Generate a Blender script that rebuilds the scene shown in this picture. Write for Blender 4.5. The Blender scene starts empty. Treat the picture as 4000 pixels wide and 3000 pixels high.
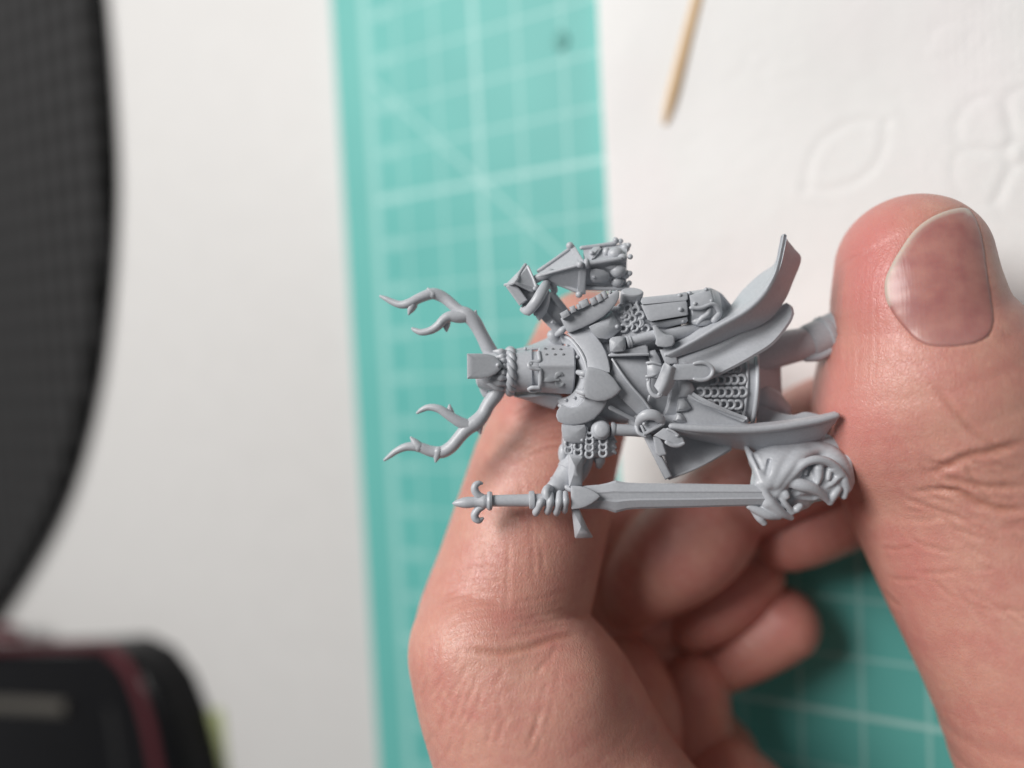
import bpy, bmesh, math, random
import numpy as np
from mathutils import Vector, Matrix

rng = random.Random(7)
scene = bpy.context.scene
COL = scene.collection

# ------------------------------------------------------------------ camera, world, lights
# units: 1 = 1 cm. The mat lies on Z = 0; +X runs towards the person, +Y along the mat's long side.
scene.unit_settings.system = 'METRIC'
scene.unit_settings.scale_length = 0.01
F = 2667.0            # focal length in pixels of the 4000 px wide photograph (24 mm equivalent)
S = 320.0             # pixels per centimetre in the plane of the figurine
_c1 = np.array([-5300.0, -160.0, -F]); _c2 = np.array([3150.0, -60000.0, -F])
_c1 /= np.linalg.norm(_c1); _c2 /= np.linalg.norm(_c2)
_n = np.cross(_c1, _c2); _n /= np.linalg.norm(_n)
if _n[2] < 0: _n = -_n
_X = -_c1; _Y = np.cross(_n, _X)
ROT = np.array([_X, _Y, _n])            # camera axes -> world axes
CAM0 = np.array([0, 0, -13.85])         # the point of the mat on the optical axis, seen from the camera

def c2w(p):                             # camera centimetres -> world centimetres
    return (np.asarray(p, float) - CAM0) @ ROT.T

cam_data = bpy.data.cameras.new('camera')
cam = bpy.data.objects.new('camera', cam_data); COL.objects.link(cam)
cam_data.lens = 24.0; cam_data.sensor_width = 36.0
cam_data.clip_start = 0.05; cam_data.clip_end = 500.0
_o = c2w([0, 0, 0])
cam.matrix_world = Matrix(((ROT[0][0], ROT[0][1], ROT[0][2], _o[0]),
                           (ROT[1][0], ROT[1][1], ROT[1][2], _o[1]),
                           (ROT[2][0], ROT[2][1], ROT[2][2], _o[2]), (0, 0, 0, 1)))
cam_data.dof.use_dof = True
cam_data.dof.focus_distance = 8.02
cam_data.dof.aperture_fstop = 0.024 / 0.50     # a pupil 5 mm across
scene.camera = cam

world = bpy.data.worlds.new('World'); scene.world = world
world.use_nodes = True
_bg = world.node_tree.nodes['Background']
_bg.inputs[0].default_value = (0.97, 0.985, 1.0, 1); _bg.inputs[1].default_value = 0.12

def area_lamp(name, loc, target, size, energy, color):
    d = bpy.data.lights.new(name, 'AREA'); d.shape = 'DISK'; d.size = size
    d.energy = energy; d.color = color
    o = bpy.data.objects.new(name, d); COL.objects.link(o)
    o.location = loc
    o.rotation_euler = (Vector(target) - Vector(loc)).to_track_quat('-Z', 'Y').to_euler()
    return o

area_lamp('ceiling_lamp', (-23, 26, 50), (1.5, 0, 1), 32, 44500, (1.0, 0.975, 0.945))

scene.view_settings.view_transform = 'Standard'
scene.view_settings.look = 'None'
scene.view_settings.exposure = 0.0
scene.view_settings.gamma = 1.0
scene.cycles.max_bounces = 6
scene.cycles.diffuse_bounces = 4
scene.cycles.use_adaptive_sampling = True
scene.cycles.sample_clamp_indirect = 6.0

# ------------------------------------------------------------------ coordinates
# Q: true 3D space in pixel units of the figurine's plane: x right, y down, z towards the viewer.
def Q(px, py, h):
    s = (F - h) / F
    return np.array([(px - 2000.0) * s, (py - 1500.0) * s, h], float)

def Qa(a):                              # the same for an (n,3) array
    a = np.asarray(a, float); s = (F - a[:, 2:3]) / F
    return np.concatenate([(a[:, :2] - [2000.0, 1500.0]) * s, a[:, 2:3]], 1)

def q2w(q):
    q = np.asarray(q, float)
    c = np.stack([q[..., 0], -q[..., 1], q[..., 2] - F], -1) / S
    return c2w(c)

def W(px, py, h): return q2w(Q(px, py, h))

def on_mat(px, py, z=0.0):              # where a line of sight meets the plane Z = z
    r = ROT @ np.array([(px - 2000) / F, -(py - 1500) / F, -1.0]); o = np.array(_o)
    t = (z - o[2]) / r[2]
    return o + r * t

# ------------------------------------------------------------------ node helpers
class NT:
    def __init__(s, name):
        s.m = bpy.data.materials.new(name); s.m.use_nodes = True
        s.t = s.m.node_tree; s.b = s.t.nodes['Principled BSDF']
    def new(s, typ, **kw):
        n = s.t.nodes.new(typ)
        for k, v in kw.items(): setattr(n, k, v)
        return n
    def put(s, sock, v):
        if isinstance(v, bpy.types.NodeSocket): s.t.links.new(v, sock)
        elif v is not None: sock.default_value = v
    def math(s, op, a, b=None, c=None, clamp=False):
        n = s.new('ShaderNodeMath', operation=op, use_clamp=clamp)
        s.put(n.inputs[0], a); s.put(n.inputs[1], b)
        if c is not None: s.put(n.inputs[2], c)
        return n.outputs[0]
    def mix(s, f, a, b):
        n = s.new('ShaderNodeMix', data_type='RGBA'); s.put(n.inputs[0], f)
        s.put(n.inputs[6], a if isinstance(a, bpy.types.NodeSocket) else (*a, 1))
        s.put(n.inputs[7], b if isinstance(b, bpy.types.NodeSocket) else (*b, 1))
        return n.outputs[2]
    def noise(s, vec, scale, detail=3, rough=.5, dist=0):
        n = s.new('ShaderNodeTexNoise'); s.put(n.inputs['Vector'], vec)
        n.inputs['Scale'].default_value = scale; n.inputs['Detail'].default_value = detail
        n.inputs['Roughness'].default_value = rough; n.inputs['Distortion'].default_value = dist
        return n.outputs[0]
    def voro(s, vec, scale, feature='F1', rnd=1.0):
        n = s.new('ShaderNodeTexVoronoi', feature=feature); s.put(n.inputs['Vector'], vec)
        n.inputs['Scale'].default_value = scale; n.inputs['Randomness'].default_value = rnd
        return n.outputs['Distance']
    def mapr(s, v, a, b, c=0.0, d=1.0):
        n = s.new('ShaderNodeMapRange'); s.put(n.inputs[0], v)
        for i, x in enumerate((a, b, c, d)): n.inputs[i + 1].default_value = x
        return n.outputs[0]
    def coord(s, which='Object'): return s.new('ShaderNodeTexCoord').outputs[which]
    def attr(s, name, out='Vector'):
        n = s.new('ShaderNodeAttribute'); n.attribute_name = name
        return n.outputs[out]
    def mapping(s, vec, rot=(0, 0, 0), scale=(1, 1, 1), loc=(0, 0, 0)):
        n = s.new('ShaderNodeMapping'); s.put(n.inputs[0], vec)
        n.inputs[1].default_value = loc; n.inputs[2].default_value = rot; n.inputs[3].default_value = scale
        return n.outputs[0]
    def sep(s, vec):
        n = s.new('ShaderNodeSeparateXYZ'); s.put(n.inputs[0], vec); return n.outputs
    def bump(s, height, dist, strength=1.0, prev=None):
        n = s.new('ShaderNodeBump'); s.put(n.inputs['Height'], height)
        n.inputs['Distance'].default_value = dist; n.inputs['Strength'].default_value = strength
        if prev is not None: s.put(n.inputs['Normal'], prev)
        return n.outputs[0]
    def set(s, **kw):
        for k, v in kw.items():
            i = s.b.inputs[k.replace('_', ' ')]
            if isinstance(v, tuple) and len(v) == 3 and i.type == 'RGBA': v = (*v, 1)
            s.put(i, v)
        return s

def M_resin():
    n = NT('grey_resin'); co = n.coord()
    sp = n.noise(co, 30, 3)
    col = n.mix(n.mapr(sp, .35, .7), (.45, .468, .505), (.495, .512, .548))
    st = n.noise(n.mapping(co, scale=(6, 60, 60)), 3.0, 2)
    b = n.bump(n.noise(co, 120, 2), .004, .35)
    b = n.bump(st, .004, .22, b)
    n.set(Base_Color=col, Roughness=n.mapr(n.noise(co, 9, 3), .3, .7, .30, .44), Specular_IOR_Level=.55, Normal=b)
    n.set(Subsurface_Weight=.12, Subsurface_Scale=.02); n.b.inputs['Subsurface Radius'].default_value = (1, 1, 1)
    return n.m

def M_skin():
    n = NT('skin'); u = n.attr('rest'); tone = n.attr('tone', 'Fac')
    big = n.noise(u, .55, 3, .55); mid = n.noise(u, 2.4, 4, .6); fine = n.noise(u, 9, 3, .6)
    c = n.mix(n.mapr(big, .36, .64), (.60, .31, .245), (.56, .25, .208))
    c = n.mix(n.math('MULTIPLY', n.mapr(mid, .45, .75), .55), c, (.65, .365, .288))
    c = n.mix(n.math('MULTIPLY', n.mapr(fine, .5, .8), .35), c, (.46, .19, .145))
    c = n.mix(tone, c, (.58, .20, .185))
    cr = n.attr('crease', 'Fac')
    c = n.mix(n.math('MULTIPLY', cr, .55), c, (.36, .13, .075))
    # fine relief: skin cells, lines across and along
    w = n.new('ShaderNodeVectorMath', operation='ADD')
    nn = n.new('ShaderNodeTexNoise'); n.put(nn.inputs['Vector'], u); nn.inputs['Scale'].default_value = 3
    n.put(w.inputs[0], u)
    sc = n.new('ShaderNodeVectorMath', operation='SCALE'); n.put(sc.inputs[0], nn.outputs['Color']); sc.inputs[3].default_value = .35
    n.put(w.inputs[1], sc.outputs[0]); u2 = w.outputs[0]
    v1 = n.voro(n.mapping(u2, rot=(0, 0, .35), scale=(1, .42, 1)), 7.5, 'DISTANCE_TO_EDGE')
    v2 = n.voro(n.mapping(u2, rot=(0, 0, -.9), scale=(1, .5, 1)), 14, 'DISTANCE_TO_EDGE')
    l1 = n.noise(n.mapping(u2, rot=(0, 0, .25), scale=(9, 1.1, 4)), 1.6, 3, .6)
    l2 = n.noise(n.mapping(u2, rot=(0, 0, .25), scale=(.9, 8, 4)), 1.4, 3, .6)
    b = n.bump(n.mapr(v1, 0, .22), .004, .4)
    b = n.bump(n.mapr(v2, 0, .25), .003, .35, b)
    b = n.bump(l1, .008, .4, b)
    b = n.bump(l2, .006, .4, b)
    n.set(Base_Color=c, Roughness=n.mapr(mid, .3, .7, .34, .46), Specular_IOR_Level=.5, Normal=b)
    n.set(Subsurface_Weight=.35, Subsurface_Scale=.07)
    n.b.inputs['Subsurface Radius'].default_value = (1.0, .36, .2)
    return n.m

def M_nail():
    n = NT('nail'); t = n.attr('tone', 'Fac'); u = n.attr('rest')
    mott = n.noise(u, 1.3, 3)
    c = n.mix(n.mapr(mott, .35, .65), (.46, .215, .185), (.38, .155, .145))
    l = n.attr('crease', 'Fac')
    c = n.mix(n.math('MULTIPLY', l, .55), c, (.45, .25, .23))       # the pale half moon
    c = n.mix(t, c, (.56, .465, .40))                              # the pale free edge
    b = n.bump(n.noise(n.mapping(u, rot=(0, 0, -.37), scale=(7, .4, 1)), 2.0, 2), .006, .3)
    n.set(Base_Color=c, Roughness=.32, Specular_IOR_Level=.5, Normal=b, Subsurface_Weight=.2, Subsurface_Scale=.06)
    return n.m

def M_mat():
    n = NT('cutting_mat'); co = n.coord(); x, y, z = n.sep(co)
    def lines(v, off, per, half):
        a = n.math('SUBTRACT', v, off); a = n.math('DIVIDE', a, per); a = n.math('ADD', a, .5)
        a = n.math('FRACT', a); a = n.math('SUBTRACT', a, .5); a = n.math('ABSOLUTE', a)
        a = n.math('MULTIPLY', a, per)
        return n.math('LESS_THAN', a, half)
    def near(v, at, half):
        return n.math('LESS_THAN', n.math('ABSOLUTE', n.math('SUBTRACT', v, at)), half)
    PX, PY = .947, .983
    minor = n.math('MAXIMUM', lines(x, -.45, PX, .032), lines(y, 4.13, PY, .032))
    minor = n.math('MULTIPLY', minor, .40)
    major = n.math('MAXIMUM', lines(x, -.45, PX * 10, .05), lines(y, 4.13, PY * 10, .05))
    major = n.math('MULTIPLY', major, .62)
    d = n.math('ADD', n.math('ADD', x, .45), n.math('SUBTRACT', y, 4.13))
    diag = n.math('MULTIPLY', near(d, 0, .055), .45)
    ins = n.math('GREATER_THAN', x, -3.15)
    ink = n.math('MULTIPLY', n.math('MAXIMUM', n.math('MAXIMUM', minor, major), diag), ins)
    frame = n.math('MULTIPLY', near(x, -3.13, .10), .42)
    ticks = n.math('MULTIPLY', n.math('MULTIPLY', lines(y, 4.13, PY, .11), near(x, -2.68, .15)), .38)
    ink = n.math('MAXIMUM', n.math('MAXIMUM', ink, frame), ticks)
    g = n.mix(n.mapr(n.noise(co, .5, 3), .35, .65), (.112, .43, .40), (.125, .46, .425))
    g = n.mix(n.math('MULTIPLY', n.math('SUBTRACT', 1.0, ins), .35), g, (.15, .46, .42))
    c = n.mix(ink, g, (.50, .75, .72))
    n.set(Base_Color=c, Roughness=.5, Specular_IOR_Level=.35, Normal=n.bump(n.noise(co, 60, 2), .004, .3))
    return n.m

def M_plain(name, col, rough=.5, col2=None, scale=3.0, bump=0.0, bscale=40.0, spec=.5):
    n = NT(name); co = n.coord()
    c = n.mix(n.mapr(n.noise(co, scale, 4), .3, .7), col, col2 or tuple(v * .93 for v in col))
    n.set(Base_Color=c, Roughness=rough, Specular_IOR_Level=spec)
    if bump: n.set(Normal=n.bump(n.noise(co, bscale, 3), bump, .6))
    return n.m

def M_paper():
    n = NT('paper'); co = n.coord(); x, y, z = n.sep(co)
    pink = n.mapr(n.noise(n.mapping(co, scale=(.35, .2, 1), loc=(.3, 0, 0)), 1.0, 2), .48, .62)
    c = n.mix(n.math('MULTIPLY', pink, .5), (.82, .82, .815), (.84, .80, .81))
    b = n.bump(n.noise(co, 24, 4, .65), .02, .45)
    b = n.bump(n.noise(co, 2.2, 3), .06, .35, b)
    dots = n.voro(co, 9, 'F1', .25)
    b = n.bump(n.math('MULTIPLY', n.mapr(dots, .15, .45), pink), .008, .5, b)
    n.set(Base_Color=c, Roughness=.9, Specular_IOR_Level=.15, Normal=b)
    return n.m

def M_fabric():
    n = NT('woven_fabric'); co = n.coord(); x, y, z = n.sep(co)
    a = n.math('SINE', n.math('MULTIPLY', x, 9.7)); b_ = n.math('SINE', n.math('MULTIPLY', y, 8.3))
    wv = n.math('ADD', n.math('MULTIPLY', a, .6), n.math('MULTIPLY', b_, .4))
    c = n.mix(n.mapr(wv, -1, 1), (.001, .001, .001), (.048, .048, .050))
    c = n.mix(n.math('MULTIPLY', n.mapr(n.noise(n.mapping(co, scale=(3, .8, 1)), 1.5, 3), .4, .7), .3), c, (.028, .027, .027))
    n.set(Base_Color=c, Roughness=.9, Specular_IOR_Level=.2, Normal=n.bump(wv, .03, .5))
    return n.m

RESIN = M_resin(); SKIN = M_skin(); NAIL = M_nail(); MAT = M_mat(); PAPER = M_paper(); FABRIC = M_fabric()

# ------------------------------------------------------------------ objects
def tag(o, label=None, cat=None, group=None, kind=None):
    for k, v in (('label', label), ('category', cat), ('group', group), ('kind', kind)):
        if v: o[k] = v
    return o

def origin_of(o):
    p = Vector((0, 0, 0))
    while o is not None: p = p + o.location; o = o.parent
    return np.array(p)

class MB:                               # collects vertices in Q space and faces
    def __init__(s): s.v = []; s.f = []; s.n = 0
    def add(s, verts, faces):
        s.v.append(np.asarray(verts, float)); s.f.extend([tuple(int(i) + s.n for i in f) for f in faces]); s.n += len(verts)
        return s

def link_mesh(name, me, mat, parent=None, loc=None):
    o = bpy.data.objects.new(name, me); COL.objects.link(o)
    if parent is not None: o.parent = parent
    if loc is not None: o.location = loc
    if mat is not None and not me.materials: me.materials.append(mat)
    return o

def mesh_w(name, verts_w, faces, angle=38):
    me = bpy.data.meshes.new(name)
    me.from_pydata([tuple(map(float, v)) for v in verts_w], [], faces)
    bm = bmesh.new(); bm.from_mesh(me); bmesh.ops.recalc_face_normals(bm, faces=bm.faces); bm.to_mesh(me); bm.free()
    me.shade_smooth()
    if angle: me.set_sharp_from_angle(angle=math.radians(angle))
    return me

def obj(name, mb, mat, parent=None, angle=38, centre=False):
    """one mesh object; its vertices are kept relative to its parent's origin (or to its own centre)"""
    w = q2w(np.concatenate(mb.v))
    po = origin_of(parent) if parent is not None else np.zeros(3)
    loc = None
    if centre or parent is None:
        c = w.mean(0); loc = tuple(c - po); w = w - c
    else:
        w = w - po
    return link_mesh(name, mesh_w(name, w, mb.f, angle), mat, parent, loc)

def empty(name, loc):
    o = bpy.data.objects.new(name, None); COL.objects.link(o); o.location = tuple(loc); o.empty_display_size = .3
    return o

# ------------------------------------------------------------------ shapes (Q space)
def crom(P, res, closed=False):
    P = np.asarray(P, float); n = len(P)
    if n < 2 or res < 2: return P
    out = []
    idx = range(n if closed else n - 1)
    for i in idx:
        if closed: a, b, c, d = P[(i - 1) % n], P[i], P[(i + 1) % n], P[(i + 2) % n]
        else:
            b, c = P[i], P[i + 1]
            a = P[i - 1] if i > 0 else 2 * b - c
            d = P[i + 2] if i + 2 < n else 2 * c - b
        for k in range(res):
            t = k / res
            out.append(.5 * ((2 * b) + (c - a) * t + (2 * a - 5 * b + 4 * c - d) * t * t + (3 * b - a - 3 * c + d) * t ** 3))
    if not closed: out.append(P[-1])
    return np.array(out)

def tube(mb, pts, seg=12, res=5, flat=1.0, closed=False, wide=1.0, roundcap=True, jitter=0.0):
    p = np.asarray(pts, float)
    s = (F - p[:, 2:3]) / F
    q = np.concatenate([Qa(p[:, :3]), p[:, 3:4] * s], 1)
    q = crom(q, res, closed)
    C = q[:, :3]; R = np.maximum(q[:, 3], .3)
    n = len(C)
    if closed: T = np.roll(C, -1, 0) - np.roll(C, 1, 0)
    else:
        T = np.gradient(C, axis=0)
    T /= np.linalg.norm(T, axis=1)[:, None] + 1e-9
    if roundcap and not closed:         # half-sphere ends
        def ends(c, t, r):
            return [(c + t * r * math.sin(a), r * math.cos(a)) for a in (math.pi / 6, math.pi / 3, math.pi * .46)]
        st = ends(C[0], -T[0], R[0])[::-1]; en = ends(C[-1], T[-1], R[-1])
        C = np.array([e[0] for e in st] + list(C) + [e[0] for e in en])
        R = np.array([e[1] for e in st] + list(R) + [e[1] for e in en])
        T = np.array([T[0]] * 3 + list(T) + [T[-1]] * 3); n = len(C)
    Z = np.array([0, 0, 1.0]); V = []
    prev = None
    for i in range(n):
        n1 = Z - T[i] * T[i][2]
        if np.linalg.norm(n1) < .25:
            n1 = prev if prev is not None else np.cross(T[i], [1, 0, 0])
            n1 = n1 - T[i] * (n1 @ T[i])
        n1 = n1 / np.linalg.norm(n1); prev = n1
        n2 = np.cross(T[i], n1)
        for k in range(seg):
            a = 2 * math.pi * k / seg
            r = R[i] * (1 + (jitter * (rng.random() - .5) if jitter else 0))
            V.append(C[i] + r * (math.cos(a) * flat * n1 + math.sin(a) * wide * n2))
    Fc = []
    for i in range(n if closed else n - 1):
        j = (i + 1) % n
        for k in range(seg):
            l = (k + 1) % seg
            Fc.append((i * seg + k, i * seg + l, j * seg + l, j * seg + k))
    if not closed:
        Fc.append(tuple(range(seg))[::-1]); Fc.append(tuple((n - 1) * seg + k for k in range(seg)))
    return mb.add(V, Fc)

def _inset(P, d):
    P = np.asarray(P, float); n = len(P)
    a = np.roll(P, 1, 0); b = np.roll(P, -1, 0)
    e1 = P - a; e2 = b - P
    e1 /= np.linalg.norm(e1, axis=1)[:, None] + 1e-9; e2 /= np.linalg.norm(e2, axis=1)[:, None] + 1e-9
    area = .5 * np.sum(P[:, 0] * b[:, 1] - b[:, 0] * P[:, 1])
    sg = 1 if area > 0 else -1
    n1 = np.stack([-e1[:, 1], e1[:, 0]], 1) * sg; n2 = np.stack([-e2[:, 1], e2[:, 0]], 1) * sg
    m = n1 + n2; m /= np.linalg.norm(m, axis=1)[:, None] + 1e-9
    c = np.maximum(np.sum(m * n1, 1), .5)
    return P + m * (d / c)[:, None]

def slab(mb, poly, h, th, bev=4, dome=0.0, grad=(0, 0), smooth=0, rings=4, ngon=False, hfun=None, border=0, bdrop=0):
    """a plate: outline in pixels, its face at height h (tilted by grad, domed), th thick, edges rounded by bev"""
    P = np.asarray(poly, float)
    if smooth: P = crom(P, smooth, True)
    c = P.mean(0); n = len(P); g = np.array(grad)
    def H(p, extra): 
        base = np.array([hfun(x, y) for x, y in p]) if hfun else h + (p - c) @ g
        return base + extra
    lay = []
    def ring(p, e): lay.append(np.concatenate([p, H(p, e)[:, None]], 1))
    ring(_inset(P, min(bev, 2)), -th); ring(P, -th + min(bev, th * .3)); ring(P, -bev); ring(_inset(P, bev * .3), -bev * .3)
    top = _inset(P, bev); ring(top, 0)
    if border:
        top = _inset(P, bev + border); ring(top, 0); top = _inset(P, bev + border + 3); ring(top, -bdrop)
    off = -bdrop if border else 0
    V = []; Fc = []
    if not ngon:
        for k in range(1, rings):
            t = 1 - k / rings
            p = c + (top - c) * t
            ring(p, off + dome * (1 - t * t))
    V = np.concatenate(lay); L = len(lay)
    for i in range(L - 1):
        for k in range(n):
            l = (k + 1) % n
            Fc.append((i * n + k, i * n + l, (i + 1) * n + l, (i + 1) * n + k))
    Fc.append(tuple(range(n))[::-1])
    if ngon: Fc.append(tuple((L - 1) * n + k for k in range(n)))
    else:
        cc = np.array([[c[0], c[1], H(c[None], off + dome)[0]]]); V = np.concatenate([V, cc]); ci = L * n
        for k in range(n): Fc.append(((L - 1) * n + k, (L - 1) * n + (k + 1) % n, ci))
    return mb.add(Qa(V), Fc)

def sheet(mb, rows, th=14, nu=6, nv=6, wob=None):
    """a curved sheet through rows of (px,py,h), th thick"""
    R = [crom(r, nv) for r in rows]
    R = np.array(R)                                   # rows x cols x 3
    G = np.stack([crom(R[:, j], nu) for j in range(R.shape[1])], 1)
    if wob is not None:
        for i in range(G.shape[0]):
            for j in range(G.shape[1]): G[i, j, 2] += wob(i / (G.shape[0] - 1), j / (G.shape[1] - 1))
    a, b = G.shape[:2]
    q = Qa(G.reshape(-1, 3)).reshape(a, b, 3)
    du = np.gradient(q, axis=0); dv = np.gradient(q, axis=1)
    N = np.cross(du, dv); N /= np.linalg.norm(N, axis=2)[:, :, None] + 1e-9
    if N[:, :, 2].mean() < 0: N = -N
    back = q - N * th
    # draw the rim in a little so the edge is rounded
    mid = q - N * th * .5
    V = np.concatenate([q.reshape(-1, 3), back.reshape(-1, 3)]); m = a * b; Fc = []
    for i in range(a - 1):
        for j in range(b - 1):
            k = i * b + j
            Fc.append((k, k + 1, k + b + 1, k + b)); Fc.append((m + k, m + k + b, m + k + b + 1, m + k + 1))
    rim = [i * b for i in range(a)] + [(a - 1) * b + j for j in range(1, b)] + [i * b + b - 1 for i in range(a - 2, -1, -1)] + [j for j in range(b - 2, 0, -1)]
    midf = mid.reshape(-1, 3); cen = q.reshape(-1, 3)
    outw = []
    nr = len(rim)
    for i, r in enumerate(rim):
        t = cen[rim[(i + 1) % nr]] - cen[rim[i - 1]]; t /= np.linalg.norm(t) + 1e-9
        o = np.cross(t, N.reshape(-1, 3)[r]); outw.append(o)
    outw = np.array(outw)
    ctr = cen.mean(0)
    if np.mean([o @ (cen[r] - ctr) for o, r in zip(outw, rim)]) < 0: outw = -outw
    ex = np.array([midf[r] + o * th * .35 for r, o in zip(rim, outw)])
    V = np.concatenate([V, ex]); e0 = 2 * m
    for i in range(nr):
        j = (i + 1) % nr
        Fc.append((rim[i], rim[j], e0 + j, e0 + i)); Fc.append((e0 + i, e0 + j, m + rim[j], m + rim[i]))
    return mb.add(V, Fc)

def lathe(mb, p0, p1, prof, seg=40, flat=1.0, jit=None):
    a = Q(*p0); b = Q(*p1); t = b - a; L = np.linalg.norm(t); t = t / L
    Z = np.array([0, 0, 1.0]); n1 = Z - t * t[2]
    if np.linalg.norm(n1) < .1: n1 = np.array([1.0, 0, 0]) - t * t[0]
    n1 /= np.linalg.norm(n1); n2 = np.cross(t, n1)
    V = []
    for (u, r) in prof:
        for k in range(seg):
            an = 2 * math.pi * k / seg
            rr = r * (jit(u, an) if jit else 1)
            V.append(a + t * L * u + rr * (math.cos(an) * flat * n1 + math.sin(an) * n2))
    Fc = []; n = len(prof)
    for i in range(n - 1):
        for k in range(seg):
            l = (k + 1) % seg
            Fc.append((i * seg + k, i * seg + l, (i + 1) * seg + l, (i + 1) * seg + k))
    Fc.append(tuple(range(seg))[::-1]); Fc.append(tuple((n - 1) * seg + k for k in range(seg)))
    return mb.add(V, Fc)

def ball(mb, p, r, sc=(1, 1, 1), seg=14, rot=0.0):
    c = Q(*p); V = []; nr = seg // 2
    cr, sr = math.cos(rot), math.sin(rot)
    for i in range(1, nr):
        th = math.pi * i / nr
        for k in range(seg):
            a = 2 * math.pi * k / seg
            x, y, z = r * sc[0] * math.sin(th) * math.cos(a), r * sc[1] * math.sin(th) * math.sin(a), r * sc[2] * math.cos(th)
            V.append(c + [x * cr - y * sr, x * sr + y * cr, z])
    Fc = []
    for i in range(nr - 2):
        for k in range(seg):
            l = (k + 1) % seg
            Fc.append((i * seg + k, i * seg + l, (i + 1) * seg + l, (i + 1) * seg + k))
    V.append(c + [0, 0, r * sc[2]]); V.append(c + [0, 0, -r * sc[2]]); t = (nr - 1) * seg
    for k in range(seg):
        Fc.append((t, (k + 1) % seg, k)); Fc.append((t + 1, (nr - 2) * seg + k, (nr - 2) * seg + (k + 1) % seg))
    return mb.add(V, Fc)

def bar(mb, p0, p1, w, th, bev=4):
    """a straight bar of rectangular section from p0 to p1 (px,py,h), w wide in the picture, th deep"""
    a = np.array(p0[:2], float); b = np.array(p1[:2], float); d = (b - a) / np.linalg.norm(b - a); n = np.array([-d[1], d[0]])
    L = np.linalg.norm(b - a); slope = (p1[2] - p0[2]) / L
    pts = [a + n * w / 2, b + n * w / 2, b - n * w / 2, a - n * w / 2]
    return slab(mb, pts, (p0[2] + p1[2]) / 2, th, bev, grad=tuple(d * slope), rings=2)

# ------------------------------------------------------------------ signed distance sculpting
def smin(a, b, k):
    h = np.clip(.5 + .5 * (b - a) / k, 0, 1)
    return b + (a - b) * h - k * h * (1 - h)

class Chain:
    """a limb: a smooth chain of (px,py,h,r), r as it looks in the picture"""
    def __init__(s, pts, res=4, flat=1.0):
        p = np.asarray(pts, float); sc = (F - p[:, 2:3]) / F
        s.q = crom(np.concatenate([Qa(p[:, :3]), p[:, 3:4] * sc], 1), res)
        s.lo = (s.q[:, :3] - s.q[:, 3:4]).min(0); s.hi = (s.q[:, :3] + s.q[:, 3:4]).max(0)
    def d(s, X):
        g = np.maximum(np.maximum(s.lo - X, X - s.hi), 0); far = np.sqrt(np.einsum('ij,ij->i', g, g))
        k = np.where(far < 130)[0]
        out = np.maximum(far, 130.0)
        if len(k): out[k] = s._d(X[k])
        return out
    def _d(s, X):
        out = None
        for a, b in zip(s.q[:-1], s.q[1:]):
            ab = b[:3] - a[:3]; L = ab @ ab
            t = np.clip(((X - a[:3]) @ ab) / L, 0, 1)
            D = X - (a[:3] + t[:, None] * ab)
            d = np.sqrt(np.einsum('ij,ij->i', D, D)) - (a[3] + t * (b[3] - a[3]))
            out = d if out is None else np.minimum(out, d)
        return out

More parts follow.
